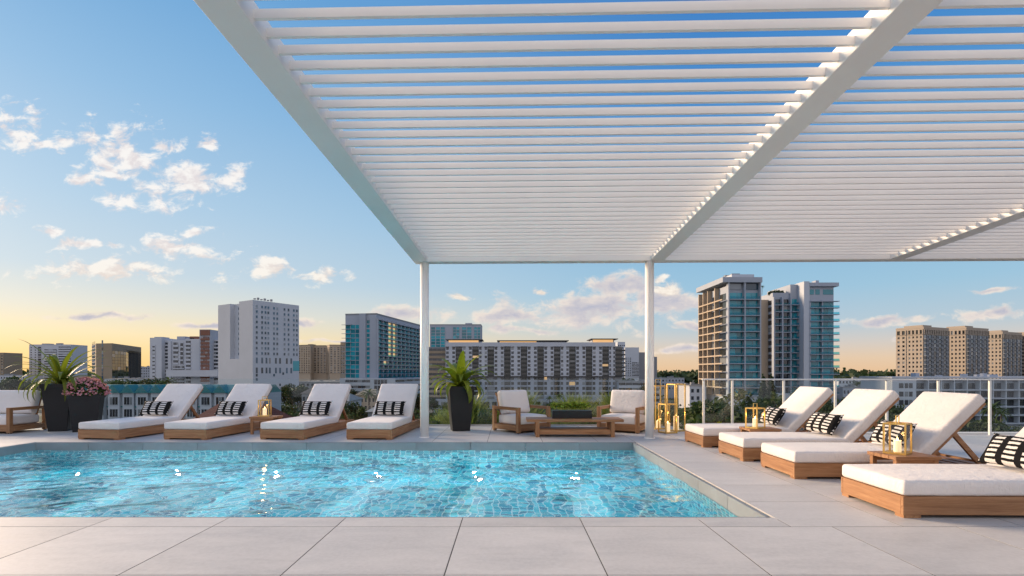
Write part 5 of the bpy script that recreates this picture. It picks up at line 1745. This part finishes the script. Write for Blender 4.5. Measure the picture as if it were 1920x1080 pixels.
for (px, yt, D, wd), l_ in zip(((1512, 752, 92, .8), (1556, 742, 110, .8), (1592, 748, 96, .8), (1622, 738, 120, .8), (1655, 744, 100, .8), (1690, 757, 80, .8), (1768, 766, 62, .75), (1806, 750, 60, .75), (1832, 776, 58, .6), (1884, 792, 74, .6)),
                               ('behind the farthest right lounger back', 'below the teal glass tower', 'between the first two right lounger backs', 'above the second right lounger back', 'left of the nearest lounger back', 'behind the nearest tilted lounger back', 'under the tilted backrest at the right', 'tallest under the low white apartment building', 'small, right of the tilted backrest', 'small, by the street at the right')):
    tree(px, yt, D, True, 'green tree ' + l_, 'green trees behind the right loungers', wd * 1.1)
for px, yt, D, lb in row(((1580, 704, 520), (1602, 705, 500), (1624, 703, 540), (1648, 702, 520), (1668, 697, 480)), 'distant dark tree on the skyline before the resort towers') + row(((1250, 697, 700), (1270, 697, 720), (1290, 699, 690), (1308, 700, 700)), 'distant dark tree on the skyline left of the sunlit tower'):
    tree(px, yt, D, label=lb, group='skyline trees', wid=1.6)
# cypresses
cyp = crown_mesh(77, 2600, .018, M['tree_d'], 40, .065, .46, .52)
for px, l_ in ((1431, 'left one of two tall narrow cypresses before the glass towers'), (1447, 'right one of two tall narrow cypresses before the glass towers')):
    D = 150; h = PZ(700, D) - GZ
    r = empty('cypress_tree', (PX(px, D), D, GZ), 0, l_, 'tree', 'pair of cypresses'); r.scale = (h, h, h)
    link('crown', cyp, r); link('trunk', trunks[0], r)


# palms
def palm_proto(seed):
    r = random.Random(seed); root = empty('palm_tree'); mb = MB()
    p = [(0.0, 0, 0), (.25, .1, 3), (.35, .1, 6), (.3, .05, 8.6)]
    for a, c in zip(p[:-1], p[1:]): mb.tube(a, c, .2, .16, 7)
    mb.build('trunk', M['bark'], root)
    V, Fc = [], []
    for k in range(20):
        me = strap(2.7 * r.uniform(.85, 1.1), .30, R(20 + 75 * (k / 20)), R(60 + r.uniform(-10, 30)), 6, .5)
        Rm = Matrix.Translation((.3, .05, 8.6)) @ Matrix.Rotation(k * 2.4, 4, 'Z'); b0 = len(V)
        V += [tuple(Rm @ v.co) for v in me.vertices]; Fc += [tuple(b0 + i for i in f.vertices) for f in me.polygons]
        bpy.data.meshes.remove(me)
    me = bpy.data.meshes.new('crown'); me.from_pydata(V, [], Fc); link('crown', me, root, M['palm'])
    return root


pp = palm_proto(4); first = True
for px, yt, D, l_ in ((214, 720, 190, 'palm tree left of the leftmost lounger back'), (318, 706, 260, 'palm tree in front of the stepped complex'), (690, 728, 190, 'palm tree in front of the white podium'), (800, 742, 200, 'palm tree beside the left pergola post'),
                      (968, 733, 240, 'palm tree above the left lounge chair'), (1030, 742, 250, 'palm tree above the coffee table trough, left one'), (1048, 738, 255, 'palm tree above the coffee table trough, right one'),
                      (1500, 724, 170, 'palm tree in front of the teal glass tower'), (1606, 712, 240, 'palm tree between the glass tower and resort towers'), (1858, 752, 128, 'palm tree by the street before the low white apartments'), (1880, 764, 140, 'smaller palm tree by the street at the far right')):
    o = pp if first else copy_tree(pp); first = False
    h = PZ(yt, D) - GZ; s = h / 10.2
    o.location = (PX(px, D), D, GZ); o.scale = (s, s, s); o.rotation_euler = (0, 0, px * .7)
    tag(o, l_, 'palm tree', 'palm trees in the town')
# rooftop garden on the wide teal tower
D = 232; o = copy_tree(pp); o.location = (PX(1441, D), D + 6, PZ(549, D)); o.scale = (.42, .42, .42); tag(o, 'small palm on the roof of the wide teal glass tower', 'palm tree', 'palm trees in the town')
for k, (px, s) in enumerate(((1452, 1.6), (1459, 2.0), (1466, 1.9), (1473, 1.5))):
    r = empty('roof_shrub', (PX(px, D), D + 3, PZ(549, D) - .1), k, ('leftmost', 'second', 'third', 'rightmost')[k] + ' dark shrub in the roof garden of the teal tower', 'shrub', 'roof garden shrubs')
    link('foliage', shrub_mesh(350, s, s, s * 1.3, .3, M['tree_d'], 9, 40 + k), r)

# far woods on the skyline
n = 26000
ang = rng.uniform(-1.1, 1.1, n); dd = rng.uniform(650, 1900, n)
X = np.tan(ang) * dd; keep = rng.random(n) < 1
top = 3.5 + 3.0 * np.sin(X * .013 + 1) + 2.5 * np.sin(X * .041) + dd * .0035
Pz = GZ + (18 + top) * rng.random(n) ** .6 * .93
V = leaf_quads(np.stack([X, dd, Pz], -1), 4.2, .3, .7)
tag(link('far_woods', quad_mesh('far_woods', V, M['tree_d'])), 'distant belt of dark trees along the skyline', 'woods', kind='stuff')
n = 9000
X = rng.uniform(-230, 330, n); Y = rng.uniform(70, 420, n)
keep = (np.sin(X * .09) * np.sin(Y * .07 + 1) > .12); X, Y = X[keep], Y[keep]
V = leaf_quads(np.stack([X, Y, GZ + rng.random(len(X)) * 3.2], -1), .9, .3, .7)
tag(link('ground_shrubbery', quad_mesh('ground_shrubbery', V, M['tree_m'])), 'low hedges and undergrowth between the houses below', 'shrubbery', kind='stuff')
